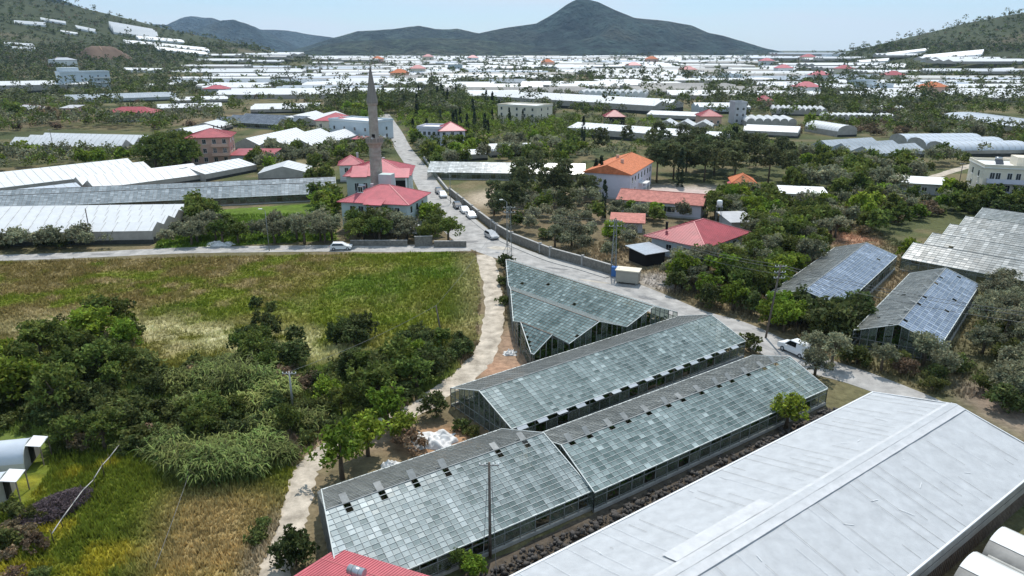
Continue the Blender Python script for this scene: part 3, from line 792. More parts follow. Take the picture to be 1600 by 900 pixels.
# crops and dark soil inside the glasshouses
def leaf_quads(P, size, rs, aspect=1.8, up=.35):
    n = len(P)
    a = rs.normal(size=(n, 3)); a /= np.linalg.norm(a, axis=1)[:, None]
    nrm = rs.normal(size=(n, 3)); nrm[:, 2] += up * 2; nrm /= np.linalg.norm(nrm, axis=1)[:, None]
    a -= nrm * (a * nrm).sum(1)[:, None]; a /= np.linalg.norm(a, axis=1)[:, None] + 1e-9
    b = np.cross(nrm, a)
    s = size * rs.uniform(.6, 1.3, n)[:, None] if np.isscalar(size) else size[:, None]
    V = np.stack([P - a * s * .5 * aspect, P + b * s * .5, P + a * s * .5 * aspect, P - b * s * .5], 1).reshape(-1, 3)
    return V, np.arange(4 * n).reshape(n, 4)
V, C = [], []
for root, ulim, W, dens, he in CROPS:
    a = root.rotation_euler.z; ox, oy, _ = root.location
    mbf = MB()
    pr = [(ulim(v)[0] + .3, v) for v in np.linspace(.3, W - .3, 8)] + [(ulim(v)[1] - .3, v) for v in np.linspace(W - .3, .3, 8)]
    mbf.add([(*p, .02) for p in pr], [tuple(range(len(pr)))])
    fo = mbf.build('soil_floor', M['darksoil'], root)
    for v in np.arange(.9, W - .6, 1.5):
        u0, u1 = ulim(v)
        n = int((u1 - u0) * 22 * dens)
        if n < 4: continue
        u = rng.uniform(u0 + .5, u1 - .5, n); h = rng.uniform(.1, 1, n) ** .7 * (he - .5) * (.6 + .4 * vnoise(u, u * 0 + v, 4, 3))
        P = np.stack([u, v + rng.normal(0, .22, n), h], -1)
        x = ox + P[:, 0] * math.cos(a) - P[:, 1] * math.sin(a); y = oy + P[:, 0] * math.sin(a) + P[:, 1] * math.cos(a)
        V.append(np.stack([x, y, P[:, 2]], -1))
V = np.concatenate(V)
C = np.array((.045, .085, .02)) * rng.uniform(.5, 1.5, (len(V), 1))
LV, LF = leaf_quads(V, .34, rng)
tag(link(bpy.data.objects.new('crop_rows', np_mesh('crop_rows', LV, LF, M['leaf'], np.repeat(C, 4, 0)))), 'green crop plants growing in rows inside the glasshouses', 'crop', kind='stuff')

# ================================================================== FILM GREENHOUSES
def add_roof(mb, L, w, v0, he, hr, style, x0=0, seg=None):
    # one span, ridge along local x from x0 to x0+L, spanning y v0..v0+w
    if style == 'arch':
        n = seg or 7
        prof = [(v0 + w * (1 - math.cos(math.pi * k / n)) / 2, he + (hr - he) * math.sin(math.pi * k / n)) for k in range(n + 1)]
    else:
        prof = [(v0, he), (v0 + w / 2, hr), (v0 + w, he)]
    n = len(prof)
    V = [(x0, *p) for p in prof] + [(x0 + L, *p) for p in prof]
    mb.add(V, [(i, n + i, n + i + 1, i + 1) for i in range(n - 1)], style == 'arch')
    return prof
def film_house(label, org, ang, L, W, n, along, style, he, hr, roof='film', wall='filmwall', name='plastic_greenhouse', group=None, z0=None, detail=True, pitch=0.0, sag=0.0, cat='greenhouse'):
    """org = front left corner; local x to the right along the front, y away from the viewer."""
    z = float(hz(*org)) if z0 is None else z0
    root = None
    roofm, wallm, dark, rib = MB(), MB(), MB(), MB()
    if along == 1:                      # ridges run away: swap axes
        sw = lambda p: (p[1], p[0], p[2])
    else:
        sw = lambda p: p
    LL, WW = (L, W) if along == 0 else (W, L)
    w = WW / n
    for k in range(n):
        t = MB()
        prof = add_roof(t, LL, w, k * w, he, hr, style)
        roofm.add([sw(p) for p in t.v], t.f if along == 0 else [f[::-1] for f in t.f], style == 'arch')
        for xe in (0, LL):
            V = [(xe, p[0], p[1]) for p in prof] + [(xe, k * w + w, 0), (xe, k * w, 0)]
            wallm.add([sw(p) for p in V], [tuple(range(len(V)))])
        if detail:
            for j in range(int(LL / 2.4) + 1):
                x = min(j * 2.4, LL)
                for a, b in zip(prof, prof[1:]): rib.bar(sw((x, a[0], a[1] + .03)), sw((x, b[0], b[1] + .03)), .12, .07)
            rib.bar(sw((0, k * w, he)), sw((LL, k * w, he)), .14, .1)
    for yv in (0, WW):
        V = [(0, yv, 0), (LL, yv, 0), (LL, yv, he), (0, yv, he)]
        wallm.add([sw(p) for p in V], [(0, 1, 2, 3)])
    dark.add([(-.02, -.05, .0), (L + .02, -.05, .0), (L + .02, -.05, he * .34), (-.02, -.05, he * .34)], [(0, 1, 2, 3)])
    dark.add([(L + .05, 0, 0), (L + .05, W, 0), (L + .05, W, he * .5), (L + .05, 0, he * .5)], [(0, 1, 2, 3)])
    ca, sa = math.cos(ang), math.sin(ang)
    FOOT.append(([(org[0] + ca * u - sa * v, org[1] + sa * u + ca * v) for u, v in ((0, 0), (L, 0), (L, W), (0, W))], .5))
    if detail:
        root = empty(name, (*org, z), ang)
        roofm.build('roof_film', M[roof], root)
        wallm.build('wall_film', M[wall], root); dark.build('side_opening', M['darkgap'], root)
        rib.build('frame', M['filmold'], root)
        o = root
    else:
        base = len(roofm.f)
        o = roofm.add(wallm.v, wallm.f).build(name, M[roof])
        o.location = (*org, z); o.rotation_euler = (0, 0, ang)
        for vt in o.data.vertices:
            u_, v_ = vt.co.x, vt.co.y
            vt.co.z += float(hz(org[0] + ca * u_ - sa * v_, org[1] + sa * u_ + ca * v_)) - z
    if pitch: o.rotation_euler = (R(pitch), 0, ang)
    return tag(o, label, cat, group)
def fh(label, pl, pr, depth, n, along, style, he, hr, roof='film', wall='filmwall', **k):
    a, b = GT(*pl), GT(*pr)
    return film_house(label, a, math.atan2(b[1] - a[1], b[0] - a[0]), math.dist(a, b), depth, n, along, style, he, hr, roof, wall, **k)

# F: the big silver-white house in the lower right corner
def big_white():
    ang = R(36.3); org = (0.9, 42.2)                 # left eave, running away from the camera
    ca, sa = math.cos(ang), math.sin(ang)
    x0, x1, W, rv, he, hr = -16.0, 46.8, 16.4, 8.0, 3.0, 4.9
    root = tag(empty('plastic_greenhouse', (*org, 0), ang), 'large silvery white film greenhouse with a patched ridge, in the lower corner', 'greenhouse')
    # local: x along ridge, y = -v (v to the right, towards the camera)
    FOOT.append(([(org[0] + ca * u + sa * v, org[1] + sa * u - ca * v) for u, v in ((x0, 0), (x1, 0), (x1, W), (x0, W))], .4))
    rs = np.random.default_rng(4)
    def sheet(v0, v1, z0, z1, name, m, xa=x0, xb=x1, nxs=150, nys=16, amp=.03, up=0):
        u = np.linspace(xa, xb, nxs); t = np.linspace(0, 1, nys)
        U, T = np.meshgrid(u, t)
        Z = z0 + (z1 - z0) * T + up
        rib = np.abs(((U / 2.2) % 1) - .5) * 2                     # film sags between hoops
        Z = Z - amp * (1 - rib ** 2) * np.sin(np.pi * np.clip(T, .02, .98)) + (fbm(U * 1.0, T * 9, 1.3, 4, 8) - .5) * amp * 2.2
        Vv = v0 + (v1 - v0) * T
        idx = np.arange(nxs * nys).reshape(nys, nxs)
        F = np.stack([idx[:-1, :-1], idx[1:, :-1], idx[1:, 1:], idx[:-1, 1:]], -1).reshape(-1, 4)
        me = np_mesh(name, np.stack([U.ravel(), -Vv.ravel(), Z.ravel()], -1), F, m, smooth=True)
        return link(bpy.data.objects.new(name, me), root)
    sheet(0, rv, he, hr, 'roof_film', M['filmF']); sheet(rv, W, hr, he, 'roof_film', M['filmF'])
    # ridge: raised vent strip with a white doubled band either side
    sheet(rv - .75, rv - .45, hr - .13, hr - .06, 'ridge_strip', M['filmR'], nys=4, up=.06, amp=.02)
    sheet(rv + .25, rv + .95, hr + .0, hr - .16, 'ridge_strip', M['filmR'], nys=5, up=.05, amp=.03)
    sheet(rv - .42, rv + .22, hr + .0, hr + .0, 'ridge_vent', M['filmF'], nys=4, up=.05, amp=.03)
    sheet(rv - 2.1, rv - .8, hr - .38, hr - .13, 'patch_sheet', M['filmR'], xa=7.5, xb=18.5, nxs=40, nys=6, up=.035, amp=.03)
    # taut cords over the film
    for k in range(int((x1 - x0) / 1.1) + 1):
        u = x0 + k * 1.1
        for a, b, za, zb in ((0, rv - .8, he, hr - .14), (rv + 1, W, hr - .16, he)):
            if rs.random() < .2: continue
            f0, f1 = sorted(rs.uniform(0, 1, 2)) if rs.random() < .7 else (0, 1)
            MB().bar((u, -(a + (b - a) * f0), za + (zb - za) * f0 + .035), (u, -(a + (b - a) * f1), za + (zb - za) * f1 + .03), .02, .012).build('cord', M['filmwall'] if rs.random() < .7 else M['film'], root)
    # tape mends and creases
    for k in range(26):
        u = rs.uniform(x0 + 6, x1 - 2); side = rs.random() < .4
        v = rs.uniform(.5, rv - 2.3) if side else rs.uniform(rv + 1.2, W - .4)
        zz = he + (hr - he) * (v / rv if side else (W - v) / (W - rv)) + .04
        du, dv = rs.normal(0, .55), rs.normal(0, .5)
        dz = (hr - he) * (dv / rv if side else -dv / (W - rv))
        MB().bar((u, -v, zz), (u + du, -(v + dv), zz + dz), .05, .012).build('tape_mend', M['film'], root)
    # right wall: two bands of film panels over dark slats
    nseg = int((x1 - x0) / 3.1)
    for k in range(nseg):
        a = x0 + (x1 - x0) * k / nseg; b = x0 + (x1 - x0) * (k + 1) / nseg - .04
        for z0, z1, yo in ((2.28, 2.94, .02), (1.62, 2.25, .05)):
            MB().box(a, b, -W - yo - .02, -W - yo, z0, z1).build('wall_panel', M['filmwall'], root)
    sm = MB().box(-.05, .05, -.03, .03, 0, 1.6).mesh('wall_slat', M['rust'])
    for k in range(160): inst('wall_slat', sm, root, (x0 + 4 + k * .36, -W - .02, 0))
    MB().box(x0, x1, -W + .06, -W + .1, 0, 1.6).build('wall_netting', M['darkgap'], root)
    MB().box(x0, x1, -.06, 0, 0, 2.95).build('wall_film', M['filmwall'], root)
    g = MB()
    g.add([(x1, 0, 0), (x1, 0, he), (x1, -rv, hr), (x1, -W, he), (x1, -W, 0)], [(0, 1, 2, 3, 4)]); g.add([(x0, 0, 0), (x0, 0, he), (x0, -rv, hr), (x0, -W, he), (x0, -W, 0)], [(4, 3, 2, 1, 0)])
    g.build('gable_film', M['film'], root)
    e = MB().bar((x0, 0, he + .03), (x1, 0, he + .03), .16, .08).bar((x0, -W, he + .02), (x1, -W, he + .02), .14, .1).bar((x1, 0, he + .04), (x1, -rv, hr + .04), .12, .06).bar((x1, -rv, hr + .04), (x1, -W, he + .04), .12, .06)
    e.build('edge_rail', M['film'], root)
    # row of small tunnels against that wall
    names = ['lowest of the white tunnels beside the silvery greenhouse', 'middle white tunnel beside the silvery greenhouse wall', 'highest of the white tunnels beside the silvery greenhouse']
    for i, u in enumerate((15.2, 20.2, 25.2, 30.2)):
        lab = names[i] if i < 3 else 'white tunnel at the picture edge past the other three'
        t = empty('plastic_tunnel', (org[0] + ca * u + sa * (W + 1.3), org[1] + sa * u - ca * (W + 1.3), 0), ang - R(90))
        tag(t, lab, 'tunnel', 'white tunnels along the silvery greenhouse')
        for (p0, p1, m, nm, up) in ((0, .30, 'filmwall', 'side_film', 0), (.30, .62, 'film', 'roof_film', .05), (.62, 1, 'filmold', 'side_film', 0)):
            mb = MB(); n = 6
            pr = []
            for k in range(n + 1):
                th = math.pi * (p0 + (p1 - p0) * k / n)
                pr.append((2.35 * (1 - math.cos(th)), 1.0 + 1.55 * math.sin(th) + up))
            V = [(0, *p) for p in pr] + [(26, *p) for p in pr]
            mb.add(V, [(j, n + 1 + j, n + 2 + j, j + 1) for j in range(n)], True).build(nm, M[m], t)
        mb = MB(); pr = [(2.35 * (1 - math.cos(math.pi * k / 12)), 1.0 + 1.55 * math.sin(math.pi * k / 12)) for k in range(13)]
        mb.add([(0.02, *p) for p in pr] + [(.02, 4.7, 0), (.02, 0, 0)], [tuple(range(15))]).build('end_film', M['filmwall'], t)
        MB().box(0, 26, .0, .04, 0, 1.0).box(0, 26, 4.66, 4.70, 0, 1.0).build('side_wall', M['filmwall'], t)
        mb = MB().tube([(.4, .12, 1.42), (26, .12, 1.42)], .17, 8); mb.build('rolled_film', M['filmold'], t)
        mb = MB().tube([(.2, -.12, 1.12), (26, -.12, 1.12)], .12, 8); mb.build('gutter', M['dark'], t)
        FOOT.append(([(t.location.x, t.location.y)], 1))
big_white()

# left edge: two small arched tunnels with porches
for i, (pp, lab) in enumerate((((52, 722), 'white arched tunnel at the frame edge, behind its twin'), ((14, 778), 'white arched tunnel at the frame edge, in front of its twin'))):
    x, y = G(*pp)
    t = tag(empty('plastic_tunnel', (x, y, 0), R(192)), lab, 'tunnel', 'pair of white tunnels at the meadow edge')
    mb = MB(); n = 12
    pr = [(-1.7 * math.cos(math.pi * k / n), .9 + 1.5 * math.sin(math.pi * k / n)) for k in range(n + 1)]
    mb.add([(0, *p) for p in pr] + [(20, *p) for p in pr], [(j, n + 1 + j, n + 2 + j, j + 1) for j in range(n)], True).build('roof_film', M['filmB'], t)
    MB().add([(0, *p) for p in pr] + [(0, 1.7, 0), (0, -1.7, 0)], [tuple(range(n + 3))]).build('end_film', M['filmwall'], t)
    MB().box(0, 20, -1.72, -1.67, 0, .9).box(0, 20, 1.67, 1.72, 0, .9).build('side_wall', M['filmold'], t)
    MB().add([(-.05, -1.1, 2.3), (-.05, .9, 2.3), (-1.3, .9, 2.05), (-1.3, -1.1, 2.05)], [(0, 1, 2, 3)]).add([(-.05, -1.1, 2.25), (-.05, .9, 2.25), (-1.3, .9, 2.0), (-1.3, -1.1, 2.0)], [(3, 2, 1, 0)]).build('porch_roof', M['film'], t)
    MB().box(-1.3, -1.22, -1.1, -1.0, 0, 2.02).box(-1.3, -1.22, .8, .9, 0, 2.02).build('porch_posts', M['rust'], t)
    MB().box(-.06, -.02, -.6, .4, .1, 1.9).build('doorway', M['dark'], t)
    for k in range(7):
        r = MB()
        for a, b in zip(pr, pr[1:]): r.bar((k * 3.2, a[0] * 1.01, a[1] * 1.005 + .02), (k * 3.2, b[0] * 1.01, b[1] * 1.005 + .02), .05)
        r.build('hoop', M['bar'], t)
    FOOT.append((pxs([(0, 680), (70, 690), (70, 740), (30, 790), (0, 800)]), .6))

def glass_front(label, pl, pr, spans, he, hr, mk, pw=1.0, pl_=.8, **k):
    a, b = G(*pl), G(*pr)
    return glasshouse('glasshouse', label, a, math.degrees(math.atan2(b[1] - a[1], b[0] - a[0])), spans, straight(math.dist(a, b)), he, hr, pw, pl_, mk, mk, 0, .0, crop=0, mback=mk, joined=True, **k)
# middle distance, left
fh('white four-span film greenhouse right above the side road', (-190, 388), (241, 381), 24, 4, 0, 'gable', 2.7, 3.9, 'film')
glass_front('long grey glass-roofed greenhouse with rusty base beyond the green plot', (-60, 341), (527, 313), [8, 8], 2.0, 4.2, 'glassM', .9, .7, bars='rust')
fh('white gable-roofed greenhouse with dark side openings left of the salmon house', (150, 306), (335, 280), 16, 2, 0, 'gable', 1.9, 3.7)
fh('broad white greenhouse with dark square side openings at the picture edge', (-90, 318), (240, 275), 22, 2, 0, 'gable', 2.1, 4.0)
fh('low white ribbed greenhouse overlapping the long grey one', (-60, 330), (131, 306), 10, 1, 0, 'gable', 2.2, 3.0, 'filmB')
fh('white greenhouse tucked before the salmon three-storey house', (322, 284), (402, 268), 15, 1, 0, 'gable', 2.2, 3.8)
fh('small white gabled greenhouse behind the grey glass end', (404, 283), (482, 281), 13, 1, 1, 'gable', 2.2, 4.2)
fh('white saw-roofed greenhouse among olive trees with gables to one side', (16, 237), (190, 242), 22, 3, 0, 'gable', 2.6, 5.2)
fh('small white double gable greenhouse beside a round green tree', (206, 242), (254, 243), 14, 2, 1, 'gable', 2.2, 4.2)
fh('white film greenhouse directly behind the salmon house', (258, 216), (306, 218), 18, 1, 1, 'gable', 2.5, 4.5)
fh('short white greenhouse behind the salmon house roof', (296, 207), (345, 207), 16, 1, 1, 'gable', 2.5, 4.5)
fh('large white greenhouse with gable towards the mosque', (365, 236), (492, 240), 40, 3, 1, 'gable', 2.5, 5.0)
glass_front('dark grey glass greenhouse of three spans beside white roofs', (335, 197), (440, 203), [9, 9, 9], 2.4, 4.6, 'glassN', 1.2, 1.1, rows_white=False)
fh('white greenhouse right of the dark glass spans', (430, 197), (498, 198), 40, 2, 1, 'gable', 2.5, 4.6)
fh('white low greenhouse behind the long house with red roof', (245, 176), (348, 173), 18, 2, 0, 'gable', 2.5, 4.2)
fh('white greenhouse under the small red-roofed house', (272, 163), (358, 160), 20, 2, 0, 'gable', 2.5, 4.0)
fh('broad white greenhouse above the dark glass spans', (392, 178), (500, 176), 30, 3, 0, 'gable', 2.6, 4.2)
fh('large white-topped greenhouse beside the white hotel-like block', (-120, 150), (140, 146), 36, 2, 0, 'gable', 7.0, 9.5, 'film', 'filmwall')
fh('grey glass greenhouse stretching right of the white multi-storey block', (106, 163), (278, 157), 34, 3, 0, 'gable', 3.0, 5.0, 'glassFar', 'glassFar')
fh('white greenhouse strip at the foot of the hillside trees', (225, 140), (318, 134), 14, 1, 0, 'gable', 3, 4.6)
# middle distance, centre and right
glass_front('long white-streaked glass greenhouse across the road from the mosque', (668, 280), (914, 284), [11], 2.2, 4.6, 'glassS', .9, .9)
fh('very long white greenhouse stretching behind the grey block of flats', (745, 160), (1022, 179), 34, 2, 0, 'gable', 5.0, 7.5)
fh('long white greenhouse behind the row of pines', (886, 212), (1128, 232), 18, 1, 0, 'gable', 3.6, 5.4)
fh('tall scalloped white greenhouse of many narrow arches', (903, 156), (1007, 158), 30, 11, 1, 'arch', 4.2, 7.0, 'film', 'film')
fh('white curved greenhouse roof on the right slope above the arches', (1466, 192), (1592, 212), 26, 1, 0, 'arch', 3.6, 5.6, 'filmB')
fh('triple-arched white film greenhouse on the right slope', (1388, 226), (1478, 246), 32, 3, 1, 'arch', 2.4, 5.0, 'filmB')
fh('grey glass greenhouse of three spans beside the triple-arched one', (1266, 236), (1362, 252), 26, 3, 1, 'gable', 2.4, 4.6, 'glassFar', 'glassFar')
fh('single white tunnel poking out behind grey glass roofs', (1308, 214), (1338, 213), 24, 1, 1, 'arch', 2.4, 5.0)
fh('row of ten narrow white tunnels beside a bare brown plot', (1206, 180), (1292, 182), 24, 10, 1, 'arch', 2.4, 4.4)
fh('row of white tunnels right of the bare brown plot', (1338, 176), (1416, 178), 16, 10, 1, 'arch', 2.0, 3.8)
fh('front row of white tunnels before the brown plot', (1290, 189), (1402, 190), 12, 13, 1, 'arch', 2.0, 3.6)
fh('white low greenhouse left of the tunnels, blue film wall', (1092, 178), (1172, 178), 20, 2, 0, 'gable', 4, 5.6, 'film', 'filmB')
fh('white scalloped greenhouse near the grey tower house', (1166, 198), (1244, 199), 22, 6, 1, 'arch', 2.4, 4.2)
fh('white greenhouse corner behind dark pines', (1160, 212), (1246, 216), 16, 2, 0, 'gable', 2.4, 4.0)
fh('long white greenhouse below the red pavilion roof', (1010, 186), (1100, 190), 16, 1, 0, 'gable', 2.6, 4.2)
fh('three small white peaks of a greenhouse by the red house', (1026, 203), (1112, 206), 14, 3, 1, 'gable', 2.4, 4.6)
fh('white patched greenhouse left of the pine trees', (768, 246), (850, 244), 14, 2, 0, 'arch', 2.2, 3.6)
fh('small white shed-like greenhouse in the orchard by the road', (722, 252), (762, 250), 9, 1, 0, 'gable', 2.2, 3.4)
fh('white greenhouse right beyond the minaret cone', (562, 172), (590, 172), 40, 1, 1, 'gable', 2.6, 4.2)
fh('wide white greenhouse left of the minaret tip', (476, 136), (572, 138), 36, 4, 0, 'gable', 3, 4.8)
fh('stepped white greenhouse above the one by the minaret tip', (498, 121), (556, 121), 50, 4, 0, 'gable', 3.4, 5.0)
# hillside greenhouses, left slope and right slope
for lab, pl, pr, d, n, he, hr in (
        ('big white hillside greenhouse shaped like a mound on the left skyline', (184, 57), (244, 60), 60, 3, 4, 14),
        ('long white terrace greenhouse under the skyline mound', (207, 76), (322, 76), 34, 2, 4, 7),
        ('white terrace greenhouse strip lower on the hillside', (252, 85), (322, 85), 26, 2, 4, 7),
        ('upper white terrace greenhouse right of the mound', (222, 66), (285, 66), 34, 2, 4, 7),
        ('pale greenhouse strip high on the left slope', (28, 41), (68, 40), 10, 1, 3, 7),
        ('white sliver of greenhouse beside the pale strip on the slope', (68, 36), (100, 36), 7, 1, 3, 6),
        ('small white greenhouse half way up the left slope', (122, 49), (148, 49), 9, 1, 3, 7),
        ('thin white greenhouse below the middle one on the slope', (98, 54), (120, 54), 6, 1, 3, 5),
        ('upper of two white strips on the left slope', (12, 74), (50, 74), 8, 1, 3, 6),
        ('lower of two white strips on the left slope', (23, 80), (53, 80), 7, 1, 3, 6),
        ('thin pale greenhouse right of the brown mound', (200, 113), (253, 114), 14, 1, 3, 5.5),
        ('large white greenhouse standing out on the right hillside', (1445, 93), (1525, 93), 36, 2, 4, 8),
        ('white greenhouse lower down the right hillside', (1374, 109), (1410, 109), 24, 1, 3, 7),
        ('white strip of greenhouse under the right hill crest', (1388, 85), (1444, 85), 14, 1, 3, 6),
        ('slim white greenhouse at the foot of the right hill', (1340, 99), (1384, 99), 16, 1, 3, 6),
        ('small white greenhouse near the right edge slope', (1554, 113), (1580, 113), 8, 1, 3, 5)):
    cx_, cy_ = GT((pl[0] + pr[0]) / 2, (pl[1] + pr[1]) / 2)
    wm_ = (pr[0] - pl[0]) * math.hypot(cx_, cy_) / FPX * .97
    gx_ = float(hz(cx_ + 20, cy_)) - float(hz(cx_ - 20, cy_)); gy_ = float(hz(cx_, cy_ + 20)) - float(hz(cx_, cy_ - 20))
    an_ = max(-.6, min(.6, math.atan2(-gx_, max(gy_, .05)))) if abs(gx_) + abs(gy_) > .5 else 0.0
    wm_ /= max(.6, math.cos(an_) - math.sin(an_) * cx_ / cy_)
    film_house(lab, (cx_ - wm_ / 2 * math.cos(an_), cy_ - wm_ / 2 * math.sin(an_)), an_, wm_, d, n, 0, 'gable', he, hr, 'film', 'filmwall', detail=False, group='hillside greenhouses')

# the plain: hundreds of white roofs, smaller and smaller towards the mountain
PROT = {}
def proto(kind):
    if kind in PROT: return PROT[kind]
    n, style, m, he, hr = kind
    mb = MB(); w = 1.0 / n
    for k in range(n):
        prof = add_roof(mb, 1.0, w, k * w, he, hr, style, 0, 5)
        for xe in (0.0, 1.0):
            V = [(xe, p[0], p[1]) for p in prof] + [(xe, k * w + w, 0), (xe, k * w, 0)]
            mb.add(V, [tuple(range(len(V)))])
    me = mb.mesh('far_greenhouse', M[m])
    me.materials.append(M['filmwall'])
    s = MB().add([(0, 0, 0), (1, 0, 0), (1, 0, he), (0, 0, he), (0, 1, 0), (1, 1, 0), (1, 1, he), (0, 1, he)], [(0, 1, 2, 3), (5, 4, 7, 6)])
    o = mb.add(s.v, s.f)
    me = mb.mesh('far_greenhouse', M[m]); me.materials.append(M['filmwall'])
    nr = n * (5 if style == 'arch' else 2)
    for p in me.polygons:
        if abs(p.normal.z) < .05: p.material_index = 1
    PROT[kind] = me
    return me
cells = []
tries = 0
while len(cells) < 330 and tries < 12000:
    tries += 1
    py = 82 + (random.random() ** 1.25) * 74
    px = random.uniform(330, 1620)
    if py > 126 and 560 < px < 900 and random.random() < .8: continue
    if 800 < px < 960 and 112 < py < 136: continue
    x, y = GT(px, py)
    if y > 3600 or float(hz(x, y)) > 22: continue
    big = 1 + min(1.6, y / 1500)
    L = random.uniform(30, 125) * big; W = random.uniform(16, 38) * big
    gx, gy = 2 + y * .003, 3 + y * .007
    if any(abs(x - a) < (L + c) / 2 + gx and abs(y - b) < (W + d) / 2 + gy for a, b, c, d in cells): continue
    q = np.array([x - L * .4, x, x + L * .4]), np.array([y, y, y])
    if not free(q[0], q[1], 8).all(): continue
    cells.append((x, y, L, W))
    n = random.choice((2, 3, 3, 4, 5)); style = random.choice(('gable', 'arch', 'gable'))
    m = random.choices(('film', 'filmold', 'filmB', 'glassFar'), (8, 1.5, 1.5, 1))[0]
    ang = random.gauss(0, .10)
    me = proto((n, style, m, 3.0, 5.4))
    o = inst('far_greenhouse', me, None, (x - L / 2, y - W / 2, float(hz(x, y))), (0, 0, ang), (L, W, 1 + .15 * random.random()))
    if px < 560: lab, g = 'white film greenhouse on the plain before the left blue mountains', 'greenhouses on the plain, left of the minaret tip'
    elif px < 1160: lab, g = 'white film greenhouse on the plain at the foot of the pointed mountain', 'greenhouses below the pointed mountain'
    else: lab, g = 'white film greenhouse on the plain near the right hill', 'greenhouses on the plain towards the right hill'
    lab = lab.replace('white film', {'film': 'white', 'filmold': 'weathered off-white', 'filmB': 'bluish white', 'glassFar': 'grey glass'}[m] + (' round-arched' if style == 'arch' else ' ridge-roofed'))
    lab = ('very long ' if L > 190 else 'short ' if L < 80 else '') + lab
    tag(o, lab, 'greenhouse', g)
    FOOT.append(([(x - L / 2, y - W / 2), (x + L / 2, y - W / 2), (x + L / 2, y + W / 2), (x - L / 2, y + W / 2)], 1))

# ================================================================== BUILDINGS
def window(root, side, a, z, w, h, D, W, bal=False, big=True):
    # side 0 front (y=0), 1 right (x=W), 2 left (x=0), 3 back
    fr = MB().box(-w / 2 - .07, w / 2 + .07, -.05, .02, -.07, h + .07)
    loc, rz = {0: ((a, 0, z), 0), 1: ((W, a, z), R(90)), 2: ((0, a, z), R(-90)), 3: ((a, D, z), R(180))}[side]
    f = fr.build('window', M['winframe'], root)
    f.location = loc; f.rotation_euler = (0, 0, rz)
    MB().box(-w / 2, -.03, -.065, -.045, 0, h).box(.03, w / 2, -.065, -.045, 0, h).build('pane', M['pane'], f)
    if big: MB().box(-w / 2 - .14, w / 2 + .14, -.16, .0, -.15, -.075).build('sill', M['winframe'], f)
def hip_roof(root, W, D, he, hr, m, ov=.6, gable=False, ridge='ridge', cap=True, ins=None):
    x0, x1, y0, y1 = -ov, W + ov, -ov, D + ov
    t = .14
    V, F = [], []
    ins = (min(W, D) / 2 + ov if not gable else 0) if ins is None else ins
    if W >= D: r0, r1 = (x0 + ins, D / 2), (x1 - ins, D / 2)
    else: r0, r1 = (W / 2, y0 + ins), (W / 2, y1 - ins)
    zb = he - .02
    A, B, C, Dd = (x0, y0, zb), (x1, y0, zb), (x1, y1, zb), (x0, y1, zb)
    P, Q = (*r0, hr), (*r1, hr)
    mb = MB()
    fs = [(A, B, Q, P), (B, C, Q), (C, Dd, P, Q), (Dd, A, P)] if W >= D else [(A, B, P), (B, C, Q, P), (C, Dd, Q), (Dd, A, P, Q)]
    for f in fs: mb.add(f, [tuple(range(len(f)))])
    mb.add([(p[0], p[1], zb - t) for p in (A, B, C, Dd)] + [A, B, C, Dd], [(3, 2, 1, 0), (0, 1, 5, 4), (1, 2, 6, 5), (2, 3, 7, 6), (3, 0, 4, 7)])
    ro = mb.build('roof', M[m], root)
    if cap:
        for a, b in (((A, P), (B, Q), (C, Q), (Dd, P), (P, Q)) if W >= D else ((A, P), (B, P), (C, Q), (Dd, Q), (P, Q))):
            if gable and (a, b) != (P, Q): continue
            MB().bar((a[0], a[1], a[2] + .03), (b[0], b[1], b[2] + .03), .22, .08).build('ridge_cap', M[ridge], ro)
    # standing ribs on sheet-metal slopes
    if m in ('red', 'pinkred', 'darkred') and cap:
        rb = MB()
        for f in fs:
            a, b = Vector(f[0]), Vector(f[1]); top = [Vector(p) for p in f[2:]]
            n = int((b - a).length / .55)
            d = (b - a).normalized()
            nrm = (b - a).cross(top[-1] - a).normalized()
            inw = nrm.cross(d)
            for k in range(1, n):
                p = a + d * (k * (b - a).length / n)
                u = (p - a).length
                tl = (top[-1] - a).dot(d); hl = (top[-1] - a).dot(inw); tr = (top[0] - a).dot(d)
                L = (b - a).length
                h = hl * min(1, u / max(tl, .01), (L - u) / max(L - tr, .01))
                if h > .2: rb.bar(p + nrm * .015, p + inw * h + nrm * .015, .045, .035)
        rb.build('roof_ribs', M[m], ro)['kind'] = 'stuff'
    return ro
